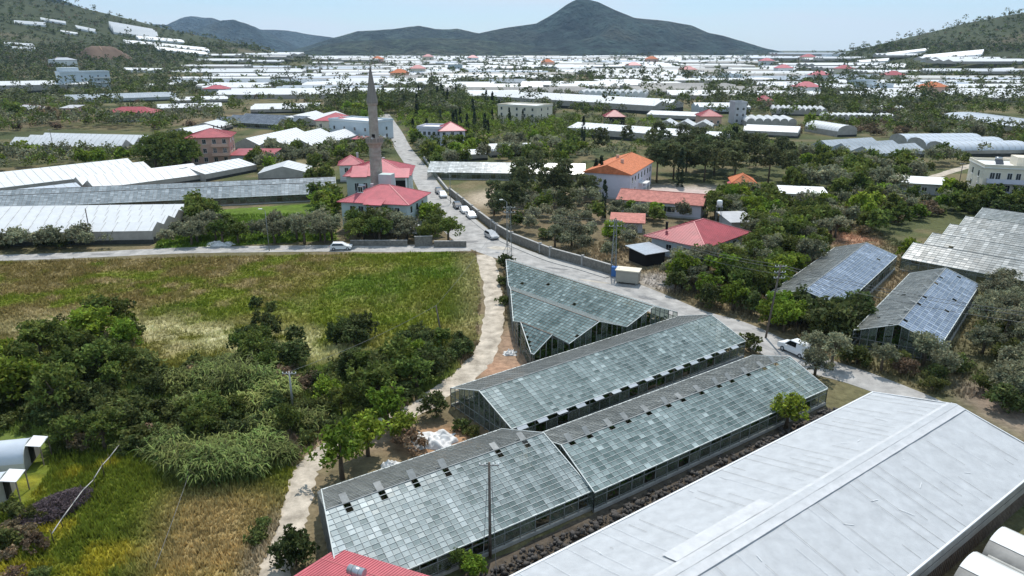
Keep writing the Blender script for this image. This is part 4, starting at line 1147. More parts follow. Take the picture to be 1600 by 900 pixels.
def house(name, label, a, b, D, he, hr, wall, roof, wins=(), kind='hip', ov=.6, cat='house', group=None, z0=None, back=False, cap=True, plinth=True, gz=None, ins=None):
    """a, b = front left and front right wall corners on the ground (world xy)."""
    W = math.dist(a, b); ang = math.atan2(b[1] - a[1], b[0] - a[0])
    z = float(hz(*a)) if z0 is None else z0
    root = tag(empty(name, (*a, z), ang), label, cat, group)
    wl = MB().box(0, W, 0, D, -1.5, he - .16 if kind != 'flat' else he)
    if kind == 'gable':
        if W >= D: wl.prism([(0, he - .17), (D, he - .17), (D / 2, hr - .12)], 'x', .01, W - .01)
        else: wl.prism([(0, he - .17), (W, he - .17), (W / 2, hr - .12)], 'y', .01, D - .01)
    wl.build('wall', M[wall], root)
    if plinth: MB().box(-.06, W + .06, -.06, D + .06, -1.5, .45).build('plinth', M['wall_grey'], root)
    if kind in ('hip', 'gable'): hip_roof(root, W, D, he, hr, roof, ov, kind == 'gable', 'tile' if roof == 'tile' else ('pinktile' if roof == 'pinktile' else 'ridge'), cap, ins)
    elif kind == 'flat':
        MB().box(-.25, W + .25, -.25, D + .25, he, he + .22).build('roof', M[roof], root)
        p = MB().box(-.2, W + .2, -.2, 0, he + .22, he + .9).box(-.2, W + .2, D, D + .2, he + .22, he + .9).box(-.2, 0, 0, D, he + .22, he + .9).box(W, W + .2, 0, D, he + .22, he + .9)
        p.build('parapet', M[wall], root)
    elif kind == 'shed':
        MB().add([(-ov, -ov, he), (W + ov, -ov, he), (W + ov, D + ov, hr), (-ov, D + ov, hr), (-ov, -ov, he - .1), (W + ov, -ov, he - .1), (W + ov, D + ov, hr - .1), (-ov, D + ov, hr - .1)],
                 [(0, 1, 2, 3), (7, 6, 5, 4), (0, 4, 5, 1), (1, 5, 6, 2), (2, 6, 7, 3), (3, 7, 4, 0)]).build('roof', M[roof], root)
    for (side, z, w, h, ps) in wins:
        ext = W if side in (0, 3) else D
        for p in ps: window(root, side, p * ext, z, w, h, D, W)
    ca, sa = math.cos(ang), math.sin(ang)
    FOOT.append(([(a[0] + ca * u - sa * v, a[1] + sa * u + ca * v) for u, v in ((0, 0), (W, 0), (W, D), (0, D))], 1.2))
    return root, W, D
def chimney(root, x, y, z, h=1.2, w=.5, m='wall_grey'):
    MB().box(x - w / 2, x + w / 2, y - w / 2, y + w / 2, z, z + h).box(x - w / 2 - .08, x + w / 2 + .08, y - w / 2 - .08, y + w / 2 + .08, z + h, z + h + .12).build('chimney', M[m], root)
def balcony(root, x0, x1, z, d=1.2, m='wall_white', side=0, D=0, W=0):
    b = MB().box(x0, x1, -d, -.003, z - .15, z)
    b2 = MB().box(x0, x1, -d, -d + .1, z, z + .95).box(x0, x0 + .1, -d + .1, -.003, z, z + .95).box(x1 - .1, x1, -d + .1, -.003, z, z + .95)
    o = b.build('balcony', M[m], root); b2.build('railing', M[m], o)
    if side == 1: o.rotation_euler = (0, 0, R(90)); o.location = (W, 0, 0)

# the teacher-house-like block in front of the minaret
a = G(533, 315, 6.3); b = G(636, 320, 6.3); c = G(660, 303, 6.3)
root, W, D = house('house', 'pale green two-storey house with red hipped roof right before the minaret', a, b, 13.0, 6.4, 9.2, 'wall_green', 'pinkred',
      [(0, 4.1, 1.1, 1.4, (.17, .30, .47, .56, .72, .85)), (0, 1.2, 1.1, 1.4, (.17, .30, .72, .85)), (1, 4.1, 1.1, 1.4, (.18, .45, .72)), (1, 1.2, 1.1, 1.4, (.18, .45, .72))], ov=.7)
balcony(root, W * .40, W * .63, 3.3, 1.1, 'wall_green')
MB().box(W * .40, W * .64, -1.7, -.73, 6.1, 6.3).prism([(-1.8, 6.3), (-.5, 6.3), (.9, 7.05)], 'x', W * .38, W * .66).build('porch_roof', M['pinkred'], root)
chimney(root, W * .28, D * .55, 8.0, 1.0); 
tw = MB().box(W * .22, W * .42, D + .02, D + 2.6, 0, 10.2); tw.build('stair_tower', M['wall_green'], root)
window(root, 0, W * .31, 8.6, 1.0, 1.1, D, W)
# roof lamp frame of solar heater: panel and barrel
def solar(parent, x, y, z, s=1.0, rz=0):
    r = MB().add([(x - .9 * s, y - 1.0 * s, z + .1), (x + .9 * s, y - 1.0 * s, z + .1), (x + .9 * s, y + .5 * s, z + 1.1 * s), (x - .9 * s, y + .5 * s, z + 1.1 * s)], [(0, 1, 2, 3)])
    r.add([(x - .9 * s, y - 1.0 * s, z + .04), (x + .9 * s, y - 1.0 * s, z + .04), (x + .9 * s, y + .5 * s, z + 1.04 * s), (x - .9 * s, y + .5 * s, z + 1.04 * s)], [(3, 2, 1, 0)])
    o = r.build('solar_panel', M['card'], parent)
    MB().tube([(x - .8 * s, y + .75 * s, z + 1.35 * s), (x + .8 * s, y + .75 * s, z + 1.35 * s)], .28 * s, 10).build('tank', M['tank'], o)
    MB().bar((x - .7 * s, y + .75 * s, z - .3), (x - .7 * s, y + .75 * s, z + 1.2 * s), .06).bar((x + .7 * s, y + .75 * s, z - .3), (x + .7 * s, y + .75 * s, z + 1.2 * s), .06).build('stand', M['steel'], o)
solar(root, W * .18, D * .35, 7.6)
# the mosque behind
a = G(541, 275, 6.5); b = G(638, 274, 6.5)
root, W, D = house('mosque', 'mosque with red hipped roofs at the foot of the minaret', a, b, 15.0, 6.6, 9.8, 'wall_green', 'pinkred',
      [(0, 2.6, 1.0, 2.0, (.16, .30, .42, .54)), (1, 2.6, 1.0, 2.0, (.2, .5, .8)), (2, 2.6, 1.0, 2.0, (.3, .6))], ov=.8, cat='mosque')
MB().box(W * .64, W * .95, -.12, -.02, 1.6, 5.2).build('porch_opening', M['dark'], root)
MB().prism([(-2.2, 6.2), (-2.2, 6.35), (2.5, 8.0), (2.5, 7.8)], 'x', W * .60, W * 1.02).build('porch_roof', M['pinkred'], root)
for k in (.63, .79, .97): MB().tube([(W * k, -2.0, 0), (W * k, -2.0, 6.2)], .18, 8).build('column', M['wall_white'], root)
MB().prism([(-1.4, 6.3), (-1.4, 6.45), (3.5, 8.6), (3.5, 8.4)], 'x', W * .08, W * .34).build('lower_roof', M['pinkred'], root)
chimney(root, W * .55, D * .6, 8.4, 1.4, .6)
r2, W2, D2 = house('annexe', 'small red-roofed annexe behind the mosque left corner', G(530, 258, 5), G(566, 257, 5), 7, 5.0, 7.4, 'wall_white', 'pinkred', [(0, 2.8, 1, 1.3, (.3, .7))], ov=.5)
chimney(r2, W2 * .8, D2 * .5, 6.5, 1.4, .6)
# minaret
mx_, my_ = G(592, 336)
root = tag(empty('minaret', (mx_, my_, 0)), 'tall slender brown stone minaret with one balcony and pointed cone', 'minaret')
zb1, zbal, zs, zc, zt, zf = 6.0, zat(222, my_), zat(205, my_), zat(161, my_), zat(104, my_), zat(91, my_)
MB().box(-1.9, 1.9, -1.9, 1.9, 0, zb1).build('base', M['minaret'], root)
sh = MB().lathe([(1.75, zb1), (1.45, zb1 + 1.6), (1.36, zbal - 1.2)], 16, False); sh.build('shaft', M['minaret'], root)
for k in range(1, 9):
    z = zb1 + 1.6 + (zbal - 3 - zb1) * k / 9.0
    MB().lathe([(1.40, z), (1.48, z + .05), (1.48, z + .13), (1.40, z + .18)], 16).build('stone_band', M['minaret'], root)
bl = MB().lathe([(1.36, zbal - 1.2), (1.55, zbal - .8), (1.65, zbal - .5), (1.9, zbal - .3), (2.05, zbal), (0.9, zbal + .02)], 16, False).build('balcony', M['minaret'], root)
rl = MB().lathe([(2.0, zbal), (2.05, zbal), (2.05, zbal + 1.15), (1.95, zbal + 1.15), (1.95, zbal)], 16, False).build('railing', M['minaret'], bl)
for k in range(16):
    t = 2 * math.pi * (k + .5) / 16
    o = MB().box(-.3, .3, -.03, .03, .15, .95).build('railing_panel', M['lead'], bl)
    o.location = (2.03 * math.cos(t), 2.03 * math.sin(t), zbal); o.rotation_euler = (0, 0, t + R(90))
MB().lathe([(1.10, zbal), (1.05, zc - .5), (1.22, zc - .3), (1.25, zc)], 16, False).build('upper_shaft', M['minaret'], root)
MB().box(-.35, .35, -1.12, -1.02, zbal + .05, zbal + 1.9).build('door', M['dark'], root)
co = MB().lathe([(1.3, zc), (1.3, zc + .25), (.86, zc + (zt - zc) * .35), (.08, zt)], 16, False).build('cone', M['lead'], root)
for k in range(8):
    t = 2 * math.pi * k / 8
    MB().bar((1.3 * math.cos(t), 1.3 * math.sin(t), zc + .25), (.10 * math.cos(t), .10 * math.sin(t), zt), .05).build('seam', M['lead'], co)
fi = MB().tube([(0, 0, zt - .1), (0, 0, zf)], .06, 6).build('finial', M['steel'], root)
for h, r in ((.3, .2), (.75, .15)): MB().lathe([(.02, zt + h - r), (r, zt + h), (.02, zt + h + r)], 10).build('finial_ball', M['lead'], fi)
for k in (0, 90, 180, 270):
    o = MB().lathe([(.05, 0), (.28, .5)], 8).build('loudspeaker', M['winframe'], root)
    o.location = (2.1 * math.cos(R(k)), 2.1 * math.sin(R(k)), zbal + 1.2); o.rotation_euler = (0, R(90), R(k))
FOOT.append(([(mx_ - 2, my_ - 2), (mx_ + 2, my_ - 2), (mx_ + 2, my_ + 2), (mx_ - 2, my_ + 2)], 1))
# school: two storeys, orange tiles, gable to the left
A, B, C = G(947, 263, 6.6), G(985, 274, 6.6), G(1019, 253, 6.6)
root, W, D = house('school', 'white two-storey building with orange tiled gable roof among pines', B, C, math.dist(A, B), 6.8, 9.0, 'wall_lilac', 'tile',
      [(0, 4.2, 1.0, 1.5, (.10, .22, .36, .50, .64, .78, .90)), (0, 1.2, 1.0, 1.5, (.10, .22, .64, .78, .90)), (2, 5.0, .8, .9, (.82,))], 'gable', cat='school', ov=.45)
MB().box(W * .38, W * .55, -2.2, -.05, 2.9, 3.1).build('porch_roof', M['winframe'], root)
for k in (.39, .54): MB().tube([(W * k, -2.1, 0), (W * k, -2.1, 2.9)], .1, 6).build('porch_post', M['winframe'], root)
chimney(root, W * .33, D * .36, 7.9, 1.4, .7, 'wall_pink'); chimney(root, W * .62, D * .62, 8.0, 1.3, .7, 'wall_pink')
# long low school wing
A, B = G(966, 312, 3.2), G(1096, 322, 3.2)
root, W, D = house('school_wing', 'long single-storey white wing with faded pink tiled roof', A, B, 8.5, 3.4, 5.2, 'wall_lilac', 'pinktile',
      [(0, 1.2, 1.3, 1.3, (.11, .16, .24, .28, .41, .46, .60, .66, .80, .86))], 'gable', cat='school', ov=.5)
# hip-roofed red house
A, B, C = G(1024, 368, 3.3), G(1099, 386, 3.3), G(1160, 364, 3.3)
root, W, D = house('house', 'single-storey house with broad dark red hipped metal roof and blue shutters', B, C, math.dist(A, B), 3.5, 6.2, 'wall_blue', 'red',
      [(0, 1.1, 1.2, 1.3, (.22, .45, .62, .80)), (2, 1.1, 1.1, 1.3, (.3, .65))], ov=1.2)
MB().box(W * .06, W * .14, -.06, 0, .2, 2.2).build('door', M['bluebox'], root)
for k in (.03, .34): MB().tube([(W * k, -1.1, 0), (W * k, -1.1, 3.4)], .07, 6).build('porch_post', M['winframe'], root)
chimney(root, W * .1, D * .8, 4.9, 1.3, .35, 'dark')
# smaller neighbours
A, B = G(1146, 286, 3), G(1180, 287, 3)
house('house', 'small house with bright orange tiled roof at the pine edge', A, B, 8, 3.1, 5.0, 'wall_white', 'tile', [(0, 1, 1, 1.2, (.3, .7))], ov=.6)
p = G(1143, 304); q = G(1168, 304)
root, W, D = house('pavilion', 'pink pyramid-roofed pavilion in the school yard', p, q, 4.4, 2.5, 4.0, 'wall_white', 'pinkred', ov=.5, cat='pavilion', cap=False)
p = G(956, 362); q = G(1003, 364)
root, W, D = house('shed', 'tumbledown shed with patchy red tiles behind the stone wall', p, q, 5, 2.3, 3.1, 'wall_grey', 'pinktile', [(0, .9, .8, .8, (.3,))], 'shed', cat='shed')
p = G(1258, 319); q = G(1293, 321)
house('flat_roofed_shed', 'low white flat-roofed shed among orchard trees', G(1222, 317), G(1290, 320), 9, 2.6, 2.9, 'wall_white', 'winframe', [(0, 1, 1, 1, (.25, .5, .75))], 'shed', cat='shed')
house('packing_shed', 'long bright white metal-roofed shed beneath the cream apartment block', GT(1408, 302), GT(1478, 306), 8, 3.0, 3.6, 'wall_grey', 'winframe', [(0, 1, 1.2, 1, (.2, .5, .8))], 'shed', cat='shed')
house('shed', 'grey concrete-roofed shed behind the dark red hipped house', G(1142, 365), G(1178, 364), 7, 2.6, 3.2, 'wall_grey', 'wall_grey', kind='shed', cat='shed')
house('carport', 'dark open shelter with bright sheet roof beside the red-roofed house', G(1008, 417), G(1038, 412), 5, 2.5, 2.8, 'dark', 'tank', kind='shed', cat='shelter', plinth=False)
# cream apartment block on the right
A, B = GT(1527, 322), GT(1640, 328)
root, W, D = house('apartment_block', 'cream three-storey apartment block with flat roof and lilac balconies', A, B, 13, 9.6, 0, 'wall_cream', 'winframe',
      [(0, 7.0, 1.0, 1.5, (.12, .20, .36, .48, .60, .72, .88)), (0, 4.0, 1.0, 1.5, (.12, .36, .48, .60, .72, .88)), (0, 1.0, 1.0, 1.5, (.2, .4, .6, .8)), (2, 7.0, 1, 1.5, (.3, .7)), (2, 4, 1, 1.5, (.3, .7))], 'flat', cat='apartment block')
balcony(root, W * .05, W * .62, 6.2, 1.4, 'wall_lilac'); balcony(root, W * .05, W * .62, 3.2, 1.4, 'wall_lilac')
MB().box(W * .5, W * .72, D * .3, D * .7, 9.82, 12.0).build('stair_house', M['wall_cream'], root)
solar(root, W * .30, D * .5, 9.9)
# left and centre, farther
def simple(name, lab, pl, pr, D, he, hr, wall, roof, kind, rows, cols, **k):
    wins = []
    for r in range(rows):
        wins.append((0, 1.0 + r * 3.0, 1.1, 1.4, tuple((i + .5) / cols for i in range(cols))))
        wins.append((1, 1.0 + r * 3.0, 1.0, 1.4, (.3, .7)))
    return house(name, lab, GT(*pl), GT(*pr), D, he, hr, wall, roof, wins, kind, **k)
r_, W, D = simple('house', 'salmon three-storey house with red hipped roof among white greenhouses', (300, 258), (362, 256), 13, 9.2, 11.6, 'wall_pink', 'red', 'hip', 3, 4, ov=1.0)
balcony(r_, W * .55, W * .98, 6.1, 1.5, 'wall_pink'); balcony(r_, W * .55, W * .98, 3.1, 1.5, 'wall_pink')
for k in range(4): MB().tube([(W * (.58 + .1 * k), D * .5, 11.5), (W * (.58 + .1 * k), D * .5, 12.4)], .18, 6).build('chimney_pipe', M['dark'], r_)
simple('lean_to', 'low dark red lean-to roof joined to the salmon house', (362, 256), (426, 256), 9, 3.0, 4.0, 'wall_grey', 'darkred', 'shed', 0, 1, cat='shed')
simple('house', 'long pale house with faded red hipped roof below the big white greenhouse', (168, 190), (238, 190), 12, 4.6, 7.4, 'wall_white', 'red', 'hip', 1, 5, ov=1.2)
simple('house', 'grey two-storey house with small red roof, half up the left slope', (320, 153), (354, 153), 12, 7, 9.6, 'wall_grey', 'pinkred', 'hip', 2, 3)
simple('house', 'plastered house with red roof behind the pale blue block', (495, 213), (540, 214), 14, 7.0, 10, 'wall_cream', 'pinkred', 'hip', 2, 3)
r_, W, D = simple('apartment_block', 'pale blue flat-roofed block of flats beside the minaret', (516, 215), (580, 221), 14, 7.6, 0, 'wall_blue', 'winframe', 'flat', 2, 4, cat='apartment block')
simple('canopy', 'dark red canopy roof in front of the pale blue block', (552, 228), (580, 229), 5, 2.8, 3.4, 'dark', 'darkred', 'shed', 0, 1, cat='shed', plinth=False)
simple('house', 'grey flat-roofed house joined to a red-roofed one above the road', (653, 226), (690, 227), 12, 6.6, 0, 'wall_lilac', 'winframe', 'flat', 2, 5)
simple('house', 'red hip-roofed house above the road, right of a flat one', (688, 228), (727, 227), 12, 6.0, 9.0, 'wall_lilac', 'pinkred', 'hip', 2, 3)
r_, W, D = simple('apartment_block', 'beige four-sided block of flats on stilts in the green orchard', (778, 192), (838, 196), 16, 9, 0, 'wall_cream', 'winframe', 'flat', 3, 5, cat='apartment block')
r_, W, D = simple('apartment_block', 'white multi-storey block on the left below the hillside', (100, 146), (176, 144), 20, 17, 0, 'wall_blue', 'winframe', 'flat', 5, 6, cat='apartment block')
for k in range(2): balcony(r_, W * .66, W * .98, 8.0 + 4.0 * k, 1.6)
MB().box(W * .02, W * .4, D * .2, D * .8, 17.3, 21).build('stair_house', M['wall_blue'], r_)
simple('pavilion', 'open kiosk with dusty red hipped roof in the orchard', (946, 196), (976, 196), 9, 4.4, 7.4, 'dark', 'darkred', 'hip', 0, 3, cat='pavilion', plinth=False)
simple('house', 'small red-roofed house left of the grey tower house', (1095, 196), (1127, 196), 12, 4.6, 7.6, 'wall_pink', 'red', 'hip', 1, 3)
simple('tower_house', 'narrow grey four-storey house standing among white roofs', (1146, 194), (1164, 194), 10, 10.5, 0, 'wall_grey', 'wall_grey', 'flat', 3, 2)
simple('house', 'red-roofed house beside the long white greenhouse, far centre', (1188, 170), (1208, 170), 14, 5, 8, 'wall_pink', 'red', 'hip', 1, 2)
simple('house', 'small house with dark walls left of the minaret cone', (20, 180), (60, 183), 10, 4, 6, 'wall_grey', 'wall_grey', 'hip', 1, 2)
r_, W, D = simple('house', 'wooden-looking brown house half hidden by the bare brown tree', (98, 186), (120, 186), 9, 6, 7, 'wall_pink', 'wall_grey', 'shed', 2, 2)
simple('white_house', 'white-walled house with dark hipped roof on the left slope', (86, 104), (122, 104), 16, 8, 11, 'wall_white', 'tank', 'hip', 2, 3)
# village houses scattered over the plain
k = 0
for px, py in [(1270, 130), (1310, 118), (1336, 141), (1445, 152), (1246, 152), (640, 118), (700, 112), (846, 106), (980, 112), (1064, 120), (1130, 130), (1010, 100), (1190, 104), (1255, 98), (1290, 95), (580, 100), (730, 98), (660, 96), (1360, 148), (610, 126), (1215, 117), (1385, 130)]:
    x, y = GT(px, py)
    s = 1 + y / 1800
    m = ['wall_white', 'wall_cream', 'wall_blue', 'wall_pink'][k % 4]; rf = ['red', 'pinkred', 'tile', 'winframe'][(k * 3 + 1) % 4]
    lab = {'red': 'tiny red-roofed village house', 'pinkred': 'tiny faded red-roofed village house', 'tile': 'tiny orange-roofed village house', 'winframe': 'tiny flat-roofed village house'}[rf]
    house('village_house', lab + ' far out on the plain among white greenhouses', (x, y), (x + 14 * s, y + 1), 11 * s, 6 * s, 9 * s, m, rf, [(0, 2.5 * s, 1.4 * s, 1.6 * s, (.25, .75))], 'flat' if rf == 'winframe' else 'hip', group=lab.split(' ', 1)[1] + 's on the plain', cap=False, plinth=False)
    k += 1
# brown earth mound on the left hillside
a = GT(143, 94); b = GT(213, 93)
L = math.dist(a, b)
root = tag(empty('earth_mound', (*a, float(hz(*a)) - 2), math.atan2(b[1] - a[1], b[0] - a[0])), 'big brown flat-topped earth mound on the left hillside', 'mound')
V = []
n1, n2 = 26, 12
for j in range(n2):
    for i in range(n1):
        u, v = i / (n1 - 1), j / (n2 - 1)
        e = min(min(u, 1 - u) / .26, min(v, 1 - v) / .4, 1)
        V.append((u * L, v * 45, 21 * (e ** .9) + random.uniform(-.5, .5)))
MB().add(V, [(j * n1 + i, j * n1 + i + 1, (j + 1) * n1 + i + 1, (j + 1) * n1 + i) for j in range(n2 - 1) for i in range(n1 - 1)], True).build('earth', M['brownmound'], root)
MB().add([(L * .40, 2, 2.2), (L * .44, 2, 2.2), (L * .43, 18, 21.6), (L * .405, 18, 21.6)], [(0, 1, 2, 3)]).build('ramp', M['dirt'], root)
FOOT.append(([a, b, (b[0], b[1] + 45), (a[0], a[1] + 45)], 2))

# near red roof at the bottom edge, with solar tank
A, B = G(527, 856, 3.1), G(672, 900, 3.1)
dx, dy = B[0] - A[0], B[1] - A[1]; L0 = math.hypot(dx, dy); ux, uy = dx / L0, dy / L0
ang = math.atan2(dy, dx)
root = tag(empty('shed', (*A, 0), ang), 'red ribbed metal-roofed house at the bottom edge with a solar tank', 'house')
WW, DD = 13.0, 9.0
MB().box(.3, WW, -DD, -.3, -.5, 2.6).build('wall', M['wall_white'], root)
sk = -3.2
MB().add([(0, 0, 3.1), (WW, 0, 3.1), (WW + sk, -DD, 2.5), (sk, -DD, 2.5), (0, 0, 2.98), (WW, 0, 2.98), (WW + sk, -DD, 2.38), (sk, -DD, 2.38)],
         [(3, 2, 1, 0), (4, 5, 6, 7), (0, 1, 5, 4), (1, 2, 6, 5), (2, 3, 7, 6), (3, 0, 4, 7)]).build('roof', M['pinkred'], root)
rbm = MB().bar((0, 0, 0), (sk, -DD, -.6), .05, .04).mesh('roof_rib', M['pinkred'])
for k in range(1, 58): inst('roof_rib', rbm, root, (k * WW / 58, 0, 3.115))
for k in range(4): MB().bar((sk * (k + .6) / 4, -DD * (k + .6) / 4, 3.14 - .6 * (k + .6) / 4), (WW + sk * (k + .6) / 4, -DD * (k + .6) / 4, 3.14 - .6 * (k + .6) / 4), .03, .012).build('screw_line', M['ridge'], root)
tk = MB().tube([(2.6, -2.2, 3.75), (3.85, -2.2, 3.75)], .33, 16).build('solar_tank', M['tank'], root)
MB().tube([(2.95, -2.2, 3.75), (3.0, -2.2, 3.75)], .345, 16).tube([(3.5, -2.2, 3.75), (3.55, -2.2, 3.75)], .345, 16).build('tank_band', M['steel'], tk)
MB().bar((2.8, -2.2, 3.0), (2.8, -2.2, 3.5), .06).bar((3.65, -2.2, 3.0), (3.65, -2.2, 3.5), .06).build('tank_stand', M['steel'], tk)
FOOT.append(([(A[0], A[1]), (A[0] + ux * WW, A[1] + uy * WW), (A[0] + ux * WW + uy * DD, A[1] + uy * WW - ux * DD), (A[0] + uy * DD - 3 * ux, A[1] - ux * DD)], .3))

# ================================================================== WALLS, STREET FURNITURE
def long_wall(name, label, pts, h, t, m, seg=3.2, pillar=True, cat='wall'):
    root = tag(empty(name, (*pts[0], 0)), label, cat)
    o0 = Vector((*pts[0], 0))
    for a, b in zip(pts, pts[1:]):
        d = Vector((*b, 0)) - Vector((*a, 0)); n = max(1, round(d.length / seg)); ang = math.atan2(d.y, d.x)
        for k in range(n):
            p = Vector((*a, 0)) + d * (k / n) - o0
            l = d.length / n
            w = MB().box(.02, l - .02, -t / 2, t / 2, 0, h).build('wall_panel', M[m], root)
            w.location = p; w.rotation_euler = (0, 0, ang)
            MB().box(0, l, -t / 2 - .06, t / 2 + .06, h, h + .1).build('coping', M['kerb'], w)
            if pillar and k % 3 == 0:
                q = MB().box(-.2, .2, -t / 2 - .08, t / 2 + .08, 0, h + .35).build('pillar', M['kerb'], root)
                q.location = p; q.rotation_euler = (0, 0, ang)
    return root
long_wall('stone_wall', 'long grey stone wall with pillars along the right side of the road', pxs([(703, 304), (724, 321), (748, 341), (776, 363), (800, 377), (860, 401), (910, 415), (956, 429)]), 1.7, .35, 'stone')
long_wall('roadside_wall', 'low pale wall along the upper bend of the road', pxs([(657, 240), (680, 275), (700, 300)]), .8, .3, 'kerb', pillar=False)
long_wall('garden_wall', 'low grey wall under the dark garden trees on the side road', pxs([(548, 384), (637, 384)]), 1.1, .3, 'stone', pillar=False)
long_wall('garden_wall', 'taller grey wall piece with pale top near the road junction', pxs([(648, 385), (676, 384)]), 2.0, .3, 'stone', pillar=False)
long_wall('garden_wall', 'low grey wall piece ending at the road junction', pxs([(678, 386), (729, 386)]), 1.2, .3, 'stone', pillar=False)
ribbon('pavement', pxs([(698, 307), (718, 324), (741, 345), (769, 367), (794, 381), (854, 406), (904, 420), (950, 434)]), 1.2, .14, M['kerb'], thick=.16, margin=.1)
# transformer cabinet on the road
x, y = G(981, 442)
root = tag(empty('transformer_cabinet', (x, y, 0), R(-20)), 'beige metal box cabinet with white lid by the lattice mast', 'cabinet')
MB().box(-1.9, 1.9, -1.1, 1.1, .35, 2.3).build('body', M['tanbox'], root)
MB().box(-2.05, 2.05, -1.25, 1.25, 2.3, 2.48).build('lid', M['wall_cream'], root)
MB().box(-1.7, -1.4, -.9, .9, 0, .35).box(1.4, 1.7, -.9, .9, 0, .35).build('feet', M['steel'], root)
for sx in (-.95, .95): MB().box(sx - .85, sx + .85, -1.13, -1.105, .5, 2.15).build('door', M['tanbox'], root)
FOOT.append(([(x - 2, y - 2), (x + 2, y - 2), (x + 2, y + 2), (x - 2, y + 2)], .5))
x, y = G(961, 432)
root = tag(empty('electric_box', (x, y, 0), R(-20)), 'bright blue electric box at the foot of the lattice mast', 'box')
MB().box(-.6, .6, -.45, .45, .1, 1.7).build('body', M['bluebox'], root); MB().box(-.65, .65, -.5, .5, 1.7, 1.78).build('lid', M['bluebox'], root)
MB().box(-.55, .55, -.4, .4, 0, .1).build('foot', M['steel'], root)
# lattice masts
def lattice(label, px, py, h, w0=.9, w1=.35):
    x, y = G(px, py)
    root = tag(empty('lattice_mast', (x, y, 0)), label, 'mast')
    lg = [(sx, sy) for sx in (-1, 1) for sy in (-1, 1)]
    for sx, sy in lg: MB().bar((sx * w0 / 2, sy * w0 / 2, 0), (sx * w1 / 2, sy * w1 / 2, h), .10).build('leg', M['steel'], root)
    n = int(h / .9); br = MB()
    for k in range(n):
        z0, z1 = h * k / n, h * (k + 1) / n
        a0 = w0 + (w1 - w0) * k / n; a1 = w0 + (w1 - w0) * (k + 1) / n
        s = 1 if k % 2 else -1
        for f in (-1, 1):
            br.bar((s * a0 / 2, f * a0 / 2, z0), (-s * a1 / 2, f * a1 / 2, z1), .05); br.bar((f * a0 / 2, s * a0 / 2, z0), (f * a1 / 2, -s * a1 / 2, z1), .05)
    br.build('lattice', M['steel'], root)
    for z in (h - .3, h - 1.2):
        c = MB().bar((-1.1, 0, z), (1.1, 0, z), .09).build('crossarm', M['steel'], root)
        for xx in (-1, -.4, .4, 1): MB().tube([(xx, 0, z), (xx, 0, z + .22)], .06, 6).build('insulator', M['winframe'], c)
    return Vector((x, y, h))
def wood_pole(label, px, py, h, arms=1, lean=(0, 0), r=.13, name='utility_pole', m='wood'):
    x, y = GT(px, py)
    z = float(hz(x, y))
    root = tag(empty(name, (x, y, z)), label, 'pole')
    MB().tube([(0, 0, -.3), (lean[0], lean[1], h)], [r, r * .7], 8).build('post', M[m], root)
    for k in range(arms):
        zz = h - .25 - k * .8
        c = MB().bar((-.75 + lean[0], lean[1], zz), (.75 + lean[0], lean[1], zz), .09).build('crossarm', M['steel'], root)
        for xx in (-.7, -.3, .3, .7): MB().tube([(xx + lean[0], lean[1], zz), (xx + lean[0], lean[1], zz + .2)], .05, 6).build('insulator', M['winframe'], c)
    return Vector((x + lean[0], y + lean[1], z + h))
def lamp(label, px, py, h, to=(1.2, 0)):
    x, y = G(px, py)
    root = tag(empty('street_lamp', (x, y, 0)), label, 'street lamp')
    MB().tube([(0, 0, 0), (0, 0, h)], [.09, .06], 8).build('post', M['steel'], root)
    MB().tube([(0, 0, h), (to[0] * .5, to[1] * .5, h + .35), (*to, h + .4)], .04, 6).build('arm', M['steel'], root)
    MB().box(to[0] - .35, to[0] + .35, to[1] - .16, to[1] + .16, h + .32, h + .46).build('lamp_head', M['winframe'], root)
def wire(label, a, b, sag=.8, r=.022, group='overhead wires'):
    n = 14
    P = [a.lerp(b, k / n) - Vector((0, 0, sag * 4 * (k / n) * (1 - k / n))) for k in range(n + 1)]
    tag(MB().tube(P, r, 5, True).build('overhead_wire', M['wire']), label, 'wire', group)
m1 = lattice('lattice mast at the road junction corner', 796, 398, 9.5)
m2 = lattice('lattice mast with blue box at the end of the stone wall', 958, 430, 10.0)
p1 = wood_pole('tall dark pole with crossarms beside the road near the white van', 1196, 528, 10.5, 3, (.9, 0), .16)
p2 = wood_pole('tall pole with crossarm standing between the two lowest greenhouses', 766, 872, 8.6, 1, (0, 0), .13)
p3 = wood_pole('short concrete pole with crossarm in the scrub beside the cane', 458, 640, 4.6, 1, (0, 0), .14, m='kerb')
p4 = wood_pole('leaning bare pole at the lower edge of the field', 692, 535, 5.2, 0, (-.8, .3), .12)
p5 = wood_pole('pole before the white four-span greenhouse on the side road', 143, 378, 7.0, 0)
p6 = wood_pole('thin pole above the olive trees by the saw-roofed greenhouse', 85, 240, 9.0, 1)
p7 = wood_pole('wooden pole on the right slope under the hillside lane', 1496, 300, 8, 1)
lamp('street lamp on the side road by the green plot', 421, 392, 8.0, (-.9, 0)); lamp('street lamp beside the lattice mast above the stone wall', 792, 384, 9, (-1.1, .2))
lamp('street lamp by the pines behind the stone wall', 704, 318, 7.5, (-1.0, 0))
off = Vector((140, 40, 10.5))
e2 = Vector((*G(1610, 590), 6.5)) ; e2 = Vector((74.0, 71.0, 9.5))
